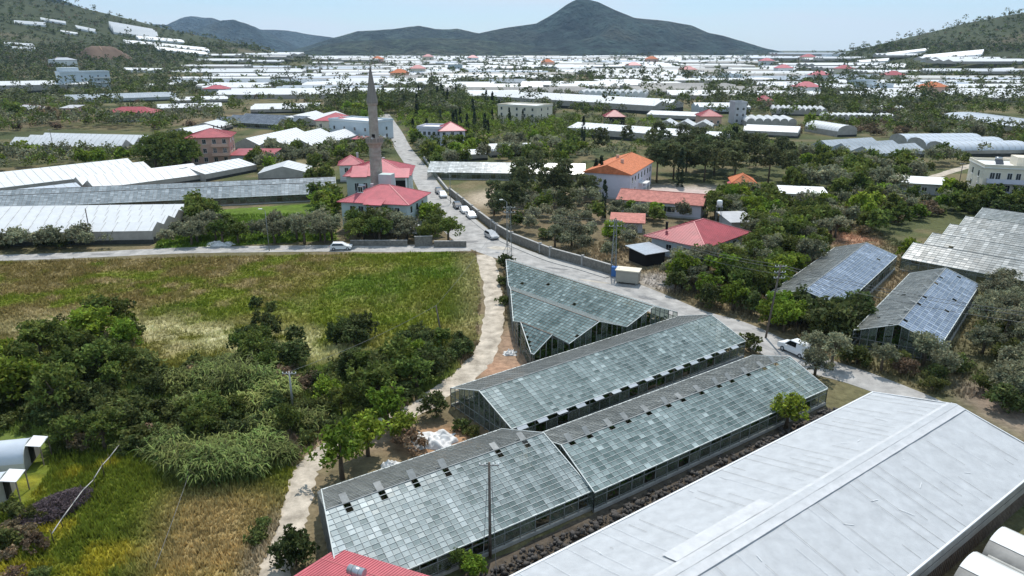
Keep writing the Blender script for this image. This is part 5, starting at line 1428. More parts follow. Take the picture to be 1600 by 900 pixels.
for k, (lab, dxy) in enumerate((('uppermost overhead wire crossing the blue-sheened glasshouses', (0, 0, 0)), ('middle overhead wire crossing the blue-sheened glasshouses', (.5, 0, -.5)), ('lowest overhead wire crossing the blue-sheened glasshouses', (-.5, 0, -1.2)))):
    d = Vector(dxy); wire(lab, p1 + d, e2 + d, 1.2, .03)
    wire(lab.replace('crossing the blue-sheened glasshouses', 'between lattice mast and roadside pole'), m2 + d, p1 + d, 1.0, .025)
    wire(lab.replace('crossing the blue-sheened glasshouses', 'between the two lattice masts'), m1 + d, m2 + d, .6, .02)
wire('thin wire from the cane pole to the leaning field pole', p3, p4, .5, .02)
wire('thin wire from the leaning field pole to the junction mast', p4, m1, .8, .015)
wire('cable running from the cane pole past the straw patch', p3 + Vector((-6.3, -8, -2.4)), Vector((*G(245, 905), 1.0)), .2, .02)
for sx in (-.55, .6): wire('stay wire beside the pole between the greenhouses' + (', on its left' if sx < 0 else ', on its right'), p2 + Vector((sx * .3, 0, -1.6)), Vector((p2.x + sx, p2.y - 3.2, 0)), .0, .022, 'stay wires')
# leaning dead branch fence in the meadow
x, y = G(85, 850); x2, y2 = G(190, 712)
root = tag(empty('branch_fence', (x, y, 0)), 'rickety fence rail of grey branches beside the purple dry bush', 'fence')
pts = [(0, 0, 1.0)]
for k in range(1, 8):
    t = k / 7; pts.append(((x2 - x) * t + random.uniform(-.25, .25), (y2 - y) * t, 1.1 + random.uniform(-.15, .2)))
for a, b in zip(pts, pts[1:]): MB().tube([a, b], [.05, .04], 6).build('rail', M['kerb'], root)
for p in pts: MB().tube([(p[0], p[1], 0), (p[0] + random.uniform(-.15, .15), p[1], p[2] + .35)], [.05, .03], 6).build('stake', M['bark'], root)

# ================================================================== VEHICLES
def car(label, px, py, rz, paint, kind='sedan', s=1.0):
    x, y = G(px, py)
    root = tag(empty('parked_car' if kind != 'van' else 'parked_van', (x, y, .03), rz), label, 'car' if kind != 'van' else 'van', 'cars parked along the road')
    L, Wd, H = (4.4, 1.75, 1.45) if kind != 'van' else (4.7, 1.85, 1.85)
    if kind == 'van': body = [(-2.3, .3), (2.2, .3), (2.35, .55), (2.3, .95), (1.25, 1.12), (.55, 1.78), (-2.2, 1.82), (-2.32, 1.0)]; gl = [(1.15, 1.13), (.5, 1.72), (-.55, 1.74), (-.55, 1.15)]
    elif kind == 'hatch': body = [(-2.0, .28), (2.0, .28), (2.12, .5), (2.05, .8), (1.1, .95), (.35, 1.42), (-1.5, 1.46), (-2.0, 1.0), (-2.08, .6)]; gl = [(1.0, .96), (.32, 1.36), (-1.4, 1.39), (-1.7, .98)]
    else: body = [(-2.15, .28), (2.1, .28), (2.2, .5), (2.12, .8), (1.05, .95), (.25, 1.38), (-1.0, 1.42), (-1.6, 1.02), (-2.15, .95), (-2.22, .6)]; gl = [(.95, .96), (.24, 1.32), (-.95, 1.35), (-1.4, 1.0)]
    w = Wd / 2
    n = len(body); V = []
    for (yy, zs) in ((-w, 0), (-w * .97, 1), (w * .97, 1), (w, 0)):
        pass
    # cross-sections: the flanks lean in above the waist
    def half(z): return w - max(0, z - .85) * .28 - max(0, .45 - z) * .15
    V = [(u, -half(z), z) for u, z in body] + [(u, half(z), z) for u, z in body]
    MB().add(V, [(i, (i + 1) % n, n + (i + 1) % n, n + i) for i in range(n)] + [tuple(range(n))[::-1], tuple(range(n, 2 * n))]).build('body', M[paint], root)
    for sgn in (-1, 1):
        V = [(u, sgn * (half(z) + .012), z) for u, z in gl]
        MB().add(V, [(0, 1, 2, 3) if sgn < 0 else (3, 2, 1, 0)]).build('side_window', M['carglass'], root)
    a, b = gl[0], gl[1]
    nrm = Vector((b[1] - a[1], 0, a[0] - b[0])).normalized() * .02
    ws = [(a[0] + .02, a[1] + .01), (b[0] + .02, b[1] + .03)]
    MB().add([(ws[0][0] + nrm.x, -half(a[1]) + .1, ws[0][1] + nrm.z), (ws[0][0] + nrm.x, half(a[1]) - .1, ws[0][1] + nrm.z), (ws[1][0] + nrm.x, half(b[1]) - .1, ws[1][1] + nrm.z), (ws[1][0] + nrm.x, -half(b[1]) + .1, ws[1][1] + nrm.z)], [(0, 1, 2, 3)]).build('windscreen', M['carglass'], root)
    if kind != 'van':
        k = next(i for i, p in enumerate(body) if p[0] < -.9 and p[1] > 1.3)
        a, b = body[k], body[k + 1]
        MB().add([(a[0] - .05, -half(a[1]) + .12, a[1] - .02), (a[0] - .05, half(a[1]) - .12, a[1] - .02), (b[0] - .02, half(b[1]) - .12, b[1] + .05), (b[0] - .02, -half(b[1]) + .12, b[1] + .05)], [(0, 1, 2, 3)]).build('rear_window', M['carglass'], root)
    for u in (-L * .30, L * .31):
        for sgn in (-1, 1):
            wh = MB().tube([(0, -.1, 0), (0, .1, 0)], .32, 14).build('wheel', M['tyre'], root, (u, sgn * (w - .1), .32))
            MB().tube([(0, -.115, 0), (0, .115, 0)], .19, 10).build('rim', M['rim'], wh)
    for sgn in (-1, 1):
        MB().box(2.06, 2.2, sgn * .6 - .2, sgn * .6 + .2, .62, .76).build('headlight', M['winframe'], root)
        MB().box(body[-1][0] - .03, body[-1][0] + .12, sgn * .62 - .15, sgn * .62 + .15, .7, .9).build('tail_light', M['lampred'], root)
        MB().box(.72, .9, sgn * (w + .09) - .08, sgn * (w + .09) + .08, .98, 1.1).build('mirror', M[paint], root)
def road_dir(i):
    a, b = ROAD[i], ROAD[i + 1]
    return math.atan2(b[1] - a[1], b[0] - a[0])
car('dark car parked behind a white one at the top of the row', 686, 302, road_dir(4), 'card', 'hatch')
car('white car parked just in front of the dark car, top of the row', 692, 308, road_dir(4), 'carw', 'hatch')
car('dark grey car parked at the head of the three cars by the wall', 715, 325, road_dir(5), 'card', 'hatch')
car('white car in the middle of the three parked by the wall', 726, 332, road_dir(5), 'carw', 'sedan')
car('white pickup-like car at the end of the three by the wall', 736, 340, road_dir(5), 'carw', 'sedan')
car('silver hatchback parked alone nearest the stone wall corner', 768, 372, road_dir(5) + .15, 'cars', 'hatch')
car('white van half hidden by olive branches on the lane', 1243, 552, road_dir(12) + math.pi, 'carw', 'van')
car('white car half covered by garden shade on the side road', 533, 390, R(5), 'carw', 'hatch')
# garden parasols, water tank, tarps
def parasol(label, px, py, m, r=1.3, h=2.3):
    x, y = G(px, py)
    root = tag(empty('parasol', (x, y, 0)), label, 'parasol')
    MB().tube([(0, 0, 0), (0, 0, h)], .04, 6).build('post', M['steel'], root)
    MB().lathe([(r, h - .35), (r * .5, h), (.03, h + .3)], 8, False).build('canopy', M[m], root)
    MB().tube([(0, 0, 0), (0, 0, .15)], .3, 10).build('base', M['kerb'], root)
parasol('white parasol in the garden beside the pale green house', 650, 368, 'film', 1.5); parasol('blue parasol among garden trees by the junction', 686, 356, 'blueplastic', 1.2)
parasol('second white parasol below the other in the garden', 652, 377, 'film', 1.2)
x, y = G(1121, 356)
root = tag(empty('water_tank', (x, y, 0)), 'white water tank on a tall stand behind the dark red hipped roof', 'tank')
for sx, sy in ((-.5, -.5), (.5, -.5), (.5, .5), (-.5, .5)): MB().bar((sx, sy, 0), (sx, sy, 4.8), .08).build('leg', M['steel'], root)
MB().box(-.65, .65, -.65, .65, 4.75, 4.85).build('platform', M['steel'], root)
MB().lathe([(.02, 4.85), (.6, 4.85), (.6, 6.0), (.45, 6.2), (.02, 6.25)], 14).build('tank', M['winframe'], root)
solar(root, 0, .1, 4.9, .6)
def tarp(label, px, py, w, d, h, m='whitebag', seed=1):
    x, y = G(px, py); n = 30
    u = np.linspace(-1, 1, n); U, Vv = np.meshgrid(u, u)
    rr = np.clip(1 - (U ** 2 + Vv ** 2), 0, 1)
    Z = h * rr ** .45 * (.25 + 1.5 * np.abs(fbm(U * 2 + seed * 5, Vv * 2, .8, 2, seed) - .5) * 2) + .03
    idx = np.arange(n * n).reshape(n, n)
    F = np.stack([idx[:-1, :-1], idx[:-1, 1:], idx[1:, 1:], idx[1:, :-1]], -1).reshape(-1, 4)
    Xn = U * w * (.75 + .4 * vnoise(U * 3 + seed, Vv * 3, 1, seed)); Yn = Vv * d * (.75 + .4 * vnoise(U * 3, Vv * 3 + seed, 1, seed + 3))
    o = link(bpy.data.objects.new('tarpaulin', np_mesh('tarpaulin', np.stack([Xn.ravel(), Yn.ravel(), Z.ravel()], -1), F, M[m], smooth=True)))
    o.location = (x, y, .01)
    tag(o, label, 'tarpaulin')
tarp('crumpled white plastic sheet beside the nearest glasshouse', 678, 690, 2.3, 1.7, .9, seed=2); tarp('small white sheet crumpled at the nearest glasshouse eave', 613, 730, 1.1, .8, .6, seed=3)
tarp('heap of crumpled white film by the side road', 345, 383, 2.8, 1.3, .7, seed=5); tarp('white rags heaped by the three-span glasshouse corner', 797, 553, .9, .8, .5, seed=6)
tarp('white rubbish sheet in the orchard by the blue-sheened glasshouse', 1277, 388, 1.6, 2.4, .7, seed=8)

# ================================================================== VEGETATION
KIND = {   # crown radius, centre height, crown half height, leaf, clumps, leaves per clump, clump radius, colour, trunk height
    'olive_tree': (2.3, 2.9, 1.75, .20, 74, 34, .62, (.190, .195, .118), 2.4),
    'broadleaf_tree': (2.3, 2.7, 2.1, .24, 74, 34, .62, (.108, .138, .030), 2.2),
    'bright_tree': (2.3, 2.6, 2.1, .26, 66, 30, .66, (.160, .220, .026), 2.2),
    'pine_tree': (3.0, 7.2, 2.7, .26, 90, 34, .75, (.098, .114, .048), 7.0),
    'cypress_tree': (.85, 4.6, 4.4, .20, 80, 26, .34, (.036, .052, .028), 1.0),
    'shrub': (1.8, 1.05, 1.25, .22, 46, 32, .55, (.118, .138, .040), .7),
    'dark_shrub': (2.0, 1.5, 1.7, .22, 56, 34, .58, (.074, .096, .030), 1.0),
    'brown_shrub': (1.8, 1.1, 1.2, .20, 46, 30, .5, (.175, .130, .080), .7),
}
def crown_points(kind, rs, ncl, nlf):
    r, zc, rz, leaf, _, _, cr_, c, th = KIND[kind]
    d = rs.normal(size=(ncl, 3)); d /= np.linalg.norm(d, axis=1)[:, None]
    d[:, 2] = np.where(d[:, 2] < -.55, -d[:, 2], d[:, 2])
    rad = rs.uniform(.2, 1, ncl) ** .5 * rs.uniform(.8, 1.18, ncl)
    lob = 1 + .28 * np.sin(3 * np.arctan2(d[:, 1], d[:, 0]) + rs.uniform(0, 6)) * rs.uniform(.4, 1) + rs.normal(0, .09, ncl)
    cen = d * (rad * lob)[:, None] * np.array((r, r, rz)) * .86
    if kind == 'pine_tree':
        lay = rs.uniform(-1, 1, ncl); cen[:, 2] = lay * rz * .9; k = np.sqrt(np.clip(1 - (lay * .75 + .1) ** 2, .1, 1)); a = rs.uniform(0, 6.283, ncl)
        rr = r * k * rs.uniform(.15, 1, ncl) ** .6
        cen[:, 0] = np.cos(a) * rr; cen[:, 1] = np.sin(a) * rr
    if kind == 'cypress_tree':
        t = rs.uniform(-1, 1, ncl); a = rs.uniform(0, 6.283, ncl); k = np.clip(1 - ((t + .25) / 1.25) ** 2, .02, 1) ** .6
        cen = np.stack([np.cos(a) * r * k * .75, np.sin(a) * r * k * .75, t * rz], -1)
    cen[:, 2] += zc
    P = np.repeat(cen, nlf, 0)
    g = rs.normal(size=P.shape); g /= np.linalg.norm(g, axis=1)[:, None] + 1e-9
    sq = .62 if kind == 'pine_tree' else (1.6 if kind == 'cypress_tree' else .85)
    P = P + g * (rs.uniform(.2, 1, len(P)) ** .5)[:, None] * cr_ * np.array((1, 1, sq)) * np.repeat(rs.uniform(.6, 1.3, ncl), nlf)[:, None]
    P[:, 2] = np.maximum(P[:, 2], .08)
    tint = np.repeat(rs.uniform(.72, 1.32, ncl), nlf) * rs.uniform(.65, 1.4, len(P))
    hue = rs.normal(0, .10, (len(P), 1)) * np.array([[1, .25, -.3]])
    C = np.array(c) * tint[:, None] * (1 + hue)
    return P, np.clip(C, .004, .6), cen
def trunk_mb(kind, rs, cen):
    r, zc, rz, leaf, *_ , th = KIND[kind]
    mb = MB()
    rt = {'pine_tree': .2, 'cypress_tree': .12, 'shrub': .06, 'dark_shrub': .09, 'brown_shrub': .06}.get(kind, .2)
    top = Vector((rs.normal(0, .15), rs.normal(0, .15), th))
    mid = Vector((rs.normal(0, .1), rs.normal(0, .1), th * .5))
    mb.tube([(0, 0, -.3), mid, top], [rt * 1.25, rt, rt * .8], 7)
    for i in rs.choice(len(cen), 7, replace=False):
        e = Vector(cen[i]) * .94 + Vector((0, 0, -.1)); s = mid.lerp(top, rs.uniform(.3, 1))
        m = s.lerp(e, .5) + Vector((rs.normal(0, .12), rs.normal(0, .12), .15))
        mb.tube([s, m, e], [rt * .55, rt * .35, rt * .14], 5)
    return mb
TREES = {}
for kd in KIND:
    for v in range(4):
        rs = np.random.default_rng(100 + v * 13 + sum(map(ord, kd)))
        r, zc, rz, leaf, ncl, nlf, *_ = KIND[kd]
        vf = (1, .62, .8, .5)[v]
        P, C, cen = crown_points(kd, rs, int(ncl * vf), int(nlf * (1.0 + .35 * (1 - vf))))
        P[:, 0] *= (1, .86, 1.12, 1.0)[v]; cen[:, 0] *= (1, .86, 1.12, 1.0)[v]
        V, F = leaf_quads(P, leaf, rs, 1.9 if kd != 'pine_tree' else 2.6)
        cm = np_mesh('crown', V, F, M['leaf'], np.repeat(C, 4, 0))
        tm = trunk_mb(kd, rs, cen)
        tmesh = tm.mesh('trunk', M['bark'])
        # one-mesh version for small trees: crown of larger leaves on the trunk
        P2, C2, cen2 = crown_points(kd, rs, ncl, 12)
        V2, F2 = leaf_quads(P2, leaf * 1.75, rs, 1.5)
        whole = np_mesh(kd, V2, F2, M['leaf'], np.repeat(C2, 4, 0))
        TREES[kd, v] = (cm, tmesh, whole)
CAND = []          # x, y, kind, scale, label, group
def fill(poly, spacing, kinds, size, where, margin=1.0, terrain=True, keep=1.0):
    W_ = [GT(*p) for p in poly]
    a = np.array(W_); x0, y0 = a.min(0); x1, y1 = a.max(0)
    area = .5 * abs(sum(a[i][0] * a[(i + 1) % len(a)][1] - a[(i + 1) % len(a)][0] * a[i][1] for i in range(len(a))))
    n = int(area / spacing ** 2 * 2.2) + 4
    box = (x1 - x0) * (y1 - y0)
    m = min(int(n * max(1.2, box / max(area, 1))) + 10, 14000)
    x = rng.uniform(x0, x1, m); y = rng.uniform(y0, y1, m)
    ok = in_poly(x, y, W_); x, y = x[ok], y[ok]
    ok = free(x, y, margin); x, y = x[ok], y[ok]
    grid = {}
    for xi, yi in zip(x, y):
        c = (int(xi // spacing), int(yi // spacing))
        if any((xi - q[0]) ** 2 + (yi - q[1]) ** 2 < (spacing * .72) ** 2 for i in (-1, 0, 1) for j in (-1, 0, 1) for q in grid.get((c[0] + i, c[1] + j), ())): continue
        grid.setdefault(c, []).append((xi, yi))
        kd = random.choices([k for k, _ in kinds], [w for _, w in kinds])[0]
        CAND.append((xi, yi, kd, random.uniform(*size), where))
WORD = {'olive_tree': 'grey-green olive tree', 'broadleaf_tree': 'dark green leafy tree', 'bright_tree': 'bright green leafy tree', 'pine_tree': 'dark pine tree', 'cypress_tree': 'slim dark cypress', 'shrub': 'low green bush', 'dark_shrub': 'dense dark bush', 'brown_shrub': 'brownish dry bush'}
O, B_, BR, PI_, CY, SH, DS, BS = 'olive_tree', 'broadleaf_tree', 'bright_tree', 'pine_tree', 'cypress_tree', 'shrub', 'dark_shrub', 'brown_shrub'
# near scrub on the left
fill([(20, 610), (50, 545), (120, 515), (220, 520), (240, 575), (170, 640), (40, 660)], 2.5, [(B_, 3), (DS, 2), (SH, 2), (BR, 1)], (.5, 1.25), 'in the big thicket at the field edge')
fill([(372, 560), (380, 530), (470, 525), (485, 570), (420, 590)], 2.6, [(DS, 4), (B_, 1)], (.7, 1.3), 'in the dark clump below the field')
fill([(515, 552), (522, 528), (572, 528), (570, 548)], 2.2, [(DS, 3), (BS, .5)], (.9, 1.15), 'in the small clump below the field')
fill([(620, 560), (640, 525), (730, 530), (735, 555), (690, 580)], 2.5, [(DS, 3), (B_, 1), (SH, 2)], (.45, 1.05), 'around the leaning field pole')
fill([(500, 640), (530, 580), (620, 570), (700, 575), (670, 610), (620, 640), (560, 660)], 2.4, [(DS, 3), (B_, 2), (SH, 3), (BR, .6)], (.45, 1.2), 'in the thicket left of the track bend')
fill([(0, 690), (60, 650), (220, 650), (240, 700), (200, 730), (90, 700)], 2.3, [(SH, 3), (DS, 2), (B_, 1), (BS, .6)], (.45, 1.15), 'behind the white tunnels at the meadow edge')
fill([(-20, 660), (-20, 580), (30, 600), (40, 650)], 2.6, [(BR, 3), (SH, 1)], (.9, 1.3), 'at the frame edge by the field')
fill([(180, 690), (200, 650), (300, 645), (420, 650), (500, 650), (480, 690), (400, 695), (300, 700), (230, 715)], 2.3, [(SH, 3), (DS, 3), (B_, 2)], (.45, .95), 'grown into the cane thicket')
fill([(230, 600), (330, 560), (490, 580), (500, 620), (330, 600)], 2.6, [(SH, 3), (BS, 1)], (.45, .8), 'above the cane thicket')
fill([(440, 720), (480, 690), (560, 665), (490, 715), (455, 745)], 1.6, [(SH, 2), (BS, 2)], (.35, .6), 'along the dirt track')
fill([(-60, 640), (60, 575), (240, 600), (330, 570), (480, 585), (560, 570), (700, 565), (715, 575), (640, 625), (560, 665), (470, 705), (300, 720), (200, 715), (60, 690), (-60, 740)], 2.1, [(SH, 6), (DS, 2), (BS, .5)], (.35, .75), 'filling the scrub between the thickets', .2)
fill([(0, 880), (0, 800), (60, 800), (90, 900), (40, 960)], 1.9, [(SH, 2), (BS, 2)], (.4, .7), 'at the lower corner of the meadow')
fill([(380, 905), (430, 780), (450, 800), (420, 905)], 1.5, [(SH, 2), (BS, 2)], (.3, .55), 'between the meadow and the track')
for px, py, kd, s, w in [(604, 668, BR, 1.0, 'on the track side, farthest of four by the nearest glasshouse'), (575, 712, BR, .95, 'beside the glasshouse roof, second of four'), (535, 748, BR, 1.1, 'nearest the track at the glasshouse corner'), (630, 690, BR, .7, 'small, between its neighbours by the glasshouse'),
                         (680, 652, DS, 1.0, 'standing alone before the glazed gable'), (640, 705, BS, 1.05, 'with reddish leaves by the crumpled sheet'), (462, 885, DS, .9, 'at the corner of the near red roof'), (1228, 668, BR, .9, 'alone between glasshouse and silvery greenhouse'),
                         (650, 895, DS, .5, 'behind the near red roof edge'), (720, 893, B_, .45, 'under the nearest glasshouse eave'), (690, 890, DS, .45, 'peeping over the near red roof'), (740, 905, BR, .5, 'below the pole between the greenhouses'),
                         (1266, 562, O, .85, 'leaning over the white van'), (1300, 574, O, .95, 'just right of the white van'), (400, 480, DS, .55, 'alone in the middle of the field'), (425, 483, SH, .5, 'beside the lone dark bush in the field'), (790, 420, DS, .8, 'at the corner of the three-span glasshouse'), (786, 445, SH, .7, 'beside the three-span glasshouse'), (788, 475, SH, .6, 'low by the three-span glasshouse wall'), (722, 672, SH, .55, 'under the glazed gable'), (740, 680, SH, .5, 'second under the glazed gable')]:
    x, y = G(px, py); CAND.append((x, y, kd, s, '@' + w))
# side road and gardens
fill([(-60, 396), (-60, 380), (170, 378), (172, 390)], 2.3, [(O, 5), (DS, 1)], (.65, .95), 'in the row before the white four-span greenhouse', -.4)
fill([(255, 388), (270, 360), (330, 362), (420, 372), (520, 350), (525, 384)], 3.2, [(O, 5), (B_, 1)], (.8, 1.2), 'along the green plot on the side road', .4)
fill([(300, 360), (305, 325), (345, 345)], 2.5, [(B_, 1)], (.9, 1.1), 'in the green plot')
fill([(490, 345), (500, 300), (528, 310), (525, 350)], 3, [(B_, 3), (BR, 1)], (.9, 1.2), 'left of the pale green house')
fill([(545, 381), (545, 360), (640, 362), (640, 381)], 2.6, [(B_, 4), (O, 2)], (1.0, 1.3), 'over the low garden wall', .3)
fill([(655, 380), (662, 340), (700, 350), (728, 378), (700, 382)], 2.6, [(B_, 3), (BR, 2), (DS, 1)], (.8, 1.2), 'in the garden at the junction', .4)
# pines and groves behind the stone wall
fill([(765, 350), (780, 312), (860, 305), (945, 320), (960, 350), (900, 365), (840, 372)], 4.2, [(PI_, 2), (O, 5), (B_, 2), (CY, .5)], (.75, 1.0), 'in the dark grove behind the stone wall', 1.6)
fill([(840, 392), (850, 368), (960, 368), (1000, 380), (1010, 420), (960, 415), (900, 400)], 4.4, [(O, 5), (SH, 2), (BR, 1)], (.7, 1.1), 'in the sunny plot behind the stone wall', .8)
fill([(800, 330), (810, 290), (940, 292), (945, 318)], 4.2, [(PI_, 3), (O, 3), (B_, 1)], (.75, 1.0), 'left of the white school block', 1)
for px, py in [(930, 300), (938, 304), (1062, 292), (1148, 235), (1143, 240), (684, 160), (690, 158), (670, 164), (610, 165), (600, 162), (640, 160), (655, 161), (700, 165)]:
    x, y = GT(px, py); CAND.append((x, y, CY, random.uniform(1.0, 1.35), 'standing in the middle distance among other trees'))
fill([(1020, 286), (1030, 268), (1180, 258), (1230, 268), (1240, 292), (1130, 290)], 6.2, [(PI_, 6), (B_, 1)], (.95, 1.25), 'in the row of pines behind the school yard', 1)
fill([(860, 262), (900, 240), (1010, 228), (1180, 225), (1250, 238), (1250, 262), (1120, 258), (950, 250)], 5.0, [(PI_, 1), (B_, 3), (O, 3)], (.8, 1.1), 'in the belt of trees before the long white greenhouse', 1)
fill([(1100, 345), (1110, 320), (1180, 312), (1215, 330), (1200, 352)], 3.6, [(BR, 3), (B_, 2), (O, 1)], (1.0, 1.3), 'beside the water tank', 1)
fill([(960, 372), (965, 335), (1090, 332), (1095, 345), (1020, 352)], 3.4, [(O, 4), (B_, 2), (BR, 1)], (.65, .95), 'between the pink wing and the red-roofed house', 1)
fill([(1060, 470), (1040, 428), (1110, 418), (1180, 402), (1200, 380), (1280, 400), (1270, 440), (1215, 480), (1190, 500), (1110, 490)], 3.3, [(B_, 4), (BR, 2), (DS, 2), (O, 1)], (.95, 1.4), 'in the dense thicket right of the road', 1)
fill([(1170, 378), (1190, 335), (1290, 330), (1315, 365), (1280, 398), (1240, 392)], 3.5, [(O, 3), (B_, 3), (BR, 1), (BS, .6)], (.85, 1.25), 'in the orchard beyond the road thicket', 1)
fill([(1290, 360), (1290, 318), (1400, 310), (1500, 312), (1470, 335), (1400, 360), (1350, 372)], 3.4, [(B_, 2), (O, 2), (BS, 2), (BR, 1), (SH, 1)], (.7, 1.15), 'in the mixed scrub above the blue-sheened glasshouses', 1)
fill([(1240, 500), (1260, 475), (1330, 480), (1395, 520), (1385, 545), (1330, 548), (1280, 530)], 2.9, [(DS, 4), (B_, 2)], (1.3, 1.75), 'in the dark stand before the blue-sheened gables', .4)
fill([(1195, 520), (1200, 495), (1250, 495), (1260, 520), (1220, 525)], 2.4, [(BR, 3), (SH, 1)], (.8, 1.0), 'by the roadside pole', .3)
fill([(1255, 590), (1250, 555), (1300, 560), (1400, 575), (1400, 605), (1330, 600)], 2.8, [(O, 5), (SH, 1)], (.8, 1.15), 'around the white van', .2)
fill([(1400, 600), (1390, 560), (1470, 560), (1520, 590), (1600, 620), (1600, 660), (1510, 620), (1430, 610)], 2.9, [(O, 2), (DS, 2), (BS, 1), (SH, 2)], (.7, 1.15), 'behind the silvery greenhouse', .6)
fill([(1540, 590), (1520, 540), (1540, 470), (1560, 448), (1680, 470), (1720, 600), (1640, 660)], 3.0, [(O, 7), (SH, 2), (DS, 1)], (.75, 1.15), 'in the olive grove at the right edge', .6)
fill([(1415, 412), (1420, 405), (1470, 412), (1460, 418)], 2.6, [(BR, 1), (SH, 1)], (.7, .9), 'between the two blue-sheened glasshouses', .2)
fill([(1170, 535), (1185, 530), (1190, 550), (1172, 552)], 2.0, [(SH, 1)], (.9, 1.1), 'at the corner of the flap-sided glasshouse', .2)
fill([(1480, 345), (1500, 305), (1560, 318), (1640, 325), (1640, 345), (1530, 335)], 3.6, [(B_, 3), (DS, 2)], (1.0, 1.3), 'below the cream apartment block', 1)
fill([(1215, 322), (1240, 280), (1300, 262), (1420, 268), (1440, 285), (1400, 310), (1300, 312)], 4.4, [(O, 4), (B_, 4), (DS, 1)], (1.0, 1.4), 'in the dark orchard above the white flat shed', 1)
fill([(1250, 265), (1240, 240), (1290, 255), (1400, 255), (1500, 250), (1600, 225), (1620, 245), (1520, 255), (1440, 275)], 5.0, [(O, 3), (B_, 3), (BR, 1), (SH, 2)], (1.0, 1.4), 'below the triple-arched greenhouse', 1)
fill([(1400, 200), (1420, 180), (1620, 210), (1640, 235), (1500, 225)], 6, [(O, 2), (B_, 2), (SH, 2), (BS, 1)], (1.2, 1.7), 'on the right slope', 1)
fill([(1240, 215), (1250, 195), (1420, 190), (1460, 205), (1380, 215), (1300, 205)], 5.6, [(BS, 3), (B_, 2), (BR, 1)], (1.0, 1.5), 'on the brownish slope below the tunnels', 1)
fill([(640, 250), (650, 232), (740, 235), (860, 225), (920, 240), (870, 262), (760, 256), (680, 270)], 5.0, [(O, 3), (B_, 4), (BR, 2)], (1.0, 1.4), 'in the orchard beyond the road', 1)
fill([(620, 200), (630, 160), (760, 150), (790, 190), (900, 196), (960, 215), (880, 228), (740, 222), (650, 232)], 4.6, [(B_, 5), (BR, 3), (CY, .5)], (.8, 1.2), 'in the big orchard behind the minaret', 1)
fill([(860, 205), (880, 185), (1010, 190), (1080, 205), (1150, 205), (1160, 222), (1000, 215)], 5.4, [(B_, 4), (O, 2), (BR, 1), (BS, 1)], (.8, 1.1), 'around the kiosk', 1)
fill([(480, 290), (490, 240), (560, 235), (580, 250), (520, 262), (510, 290)], 4.4, [(B_, 3), (SH, 2)], (.8, 1.2), 'left of the mosque', 1)
fill([(380, 260), (420, 240), (500, 235), (620, 232), (600, 245), (500, 260), (440, 275)], 4.8, [(O, 4), (B_, 3), (BR, 1)], (1.0, 1.3), 'behind the mosque', 1)
fill([(0, 272), (0, 240), (60, 240), (240, 246), (200, 260), (100, 262)], 4.0, [(O, 3), (B_, 3), (BR, 1)], (.9, 1.3), 'in front of the saw-roofed greenhouse', .8)
fill([(235, 262), (240, 235), (300, 240), (305, 275), (270, 280)], 5.2, [(B_, 1)], (1.7, 2.1), 'rising beside the salmon house', .5)
fill([(-20, 225), (-20, 165), (60, 160), (170, 190), (300, 200), (260, 210), (180, 200), (30, 205)], 6.0, [(O, 4), (B_, 3), (BS, 1)], (1.2, 1.7), 'above the saw-roofed greenhouse', 1)
fill([(150, 205), (160, 188), (340, 182), (380, 210), (330, 195)], 6.0, [(O, 3), (B_, 3)], (1.1, 1.5), 'around the long pale house', 1)
fill([(420, 230), (440, 200), (510, 215), (515, 232)], 5, [(O, 2), (B_, 2)], (1.0, 1.4), 'left of the pale blue block', 1)
fill([(540, 190), (545, 150), (620, 150), (612, 200)], 6, [(B_, 3), (BR, 1)], (1.3, 1.8), 'behind the pale blue block', 1)
x, y = GT(78, 192); CAND.append((x, y, BS, 3.6, '@tall and bare-looking, before the big white greenhouse'))
x, y = GT(25, 190); CAND.append((x, y, B_, 2.4, '@big and round at the frame edge by the big white greenhouse'))
# project, keep the largest as individuals
def psize(c):
    z = float(hz(c[0], c[1])); d = math.sqrt(c[0] ** 2 + c[1] ** 2 + (CAMH - z) ** 2)
    return KIND[c[2]][0] * 2 * c[3] / d * FPX
def in_view(c):
    px, py = proj(c[0], c[1], float(hz(c[0], c[1])) + 1)
    return -40 < px < 1640 and py < 960
CAND = [(psize(c), c) for c in CAND if in_view(c)]
CAND.sort(key=lambda t: -t[0])
LIM = {O: 230, B_: 220, BR: 110, PI_: 110, CY: 40, SH: 290, DS: 230, BS: 80}
cnt = {}
REST = []
for s, c in CAND:
    x, y, kd, sc, where = c
    cnt[kd] = cnt.get(kd, 0) + 1
    if cnt[kd] > LIM[kd]: REST.append(c); continue
    cm, tm, wm = TREES[kd, random.randrange(4)]
    z = float(hz(x, y)); rz = random.uniform(0, 6.28); sz = sc * random.uniform(.88, 1.12)
    nm = kd
    if s > 34:
        o = empty(nm, (x, y, z), rz); o.scale = (sc, sc, sz)
        inst('crown', cm, o); inst('trunk', tm, o)
    else:
        o = inst(nm, wm, None, (x, y, z), (0, 0, rz), (sc, sc, sz))
    if where[0] == '@': tag(o, WORD[kd] + ' ' + where[1:], 'tree' if 'tree' in kd else 'bush')
    else: tag(o, ('small ' if sc < .8 else 'large ' if sc > 1.12 else '') + WORD[kd] + ' ' + where, 'tree' if 'tree' in kd else 'bush', ('trees ' if 'tree' in kd else 'bushes ') + where)
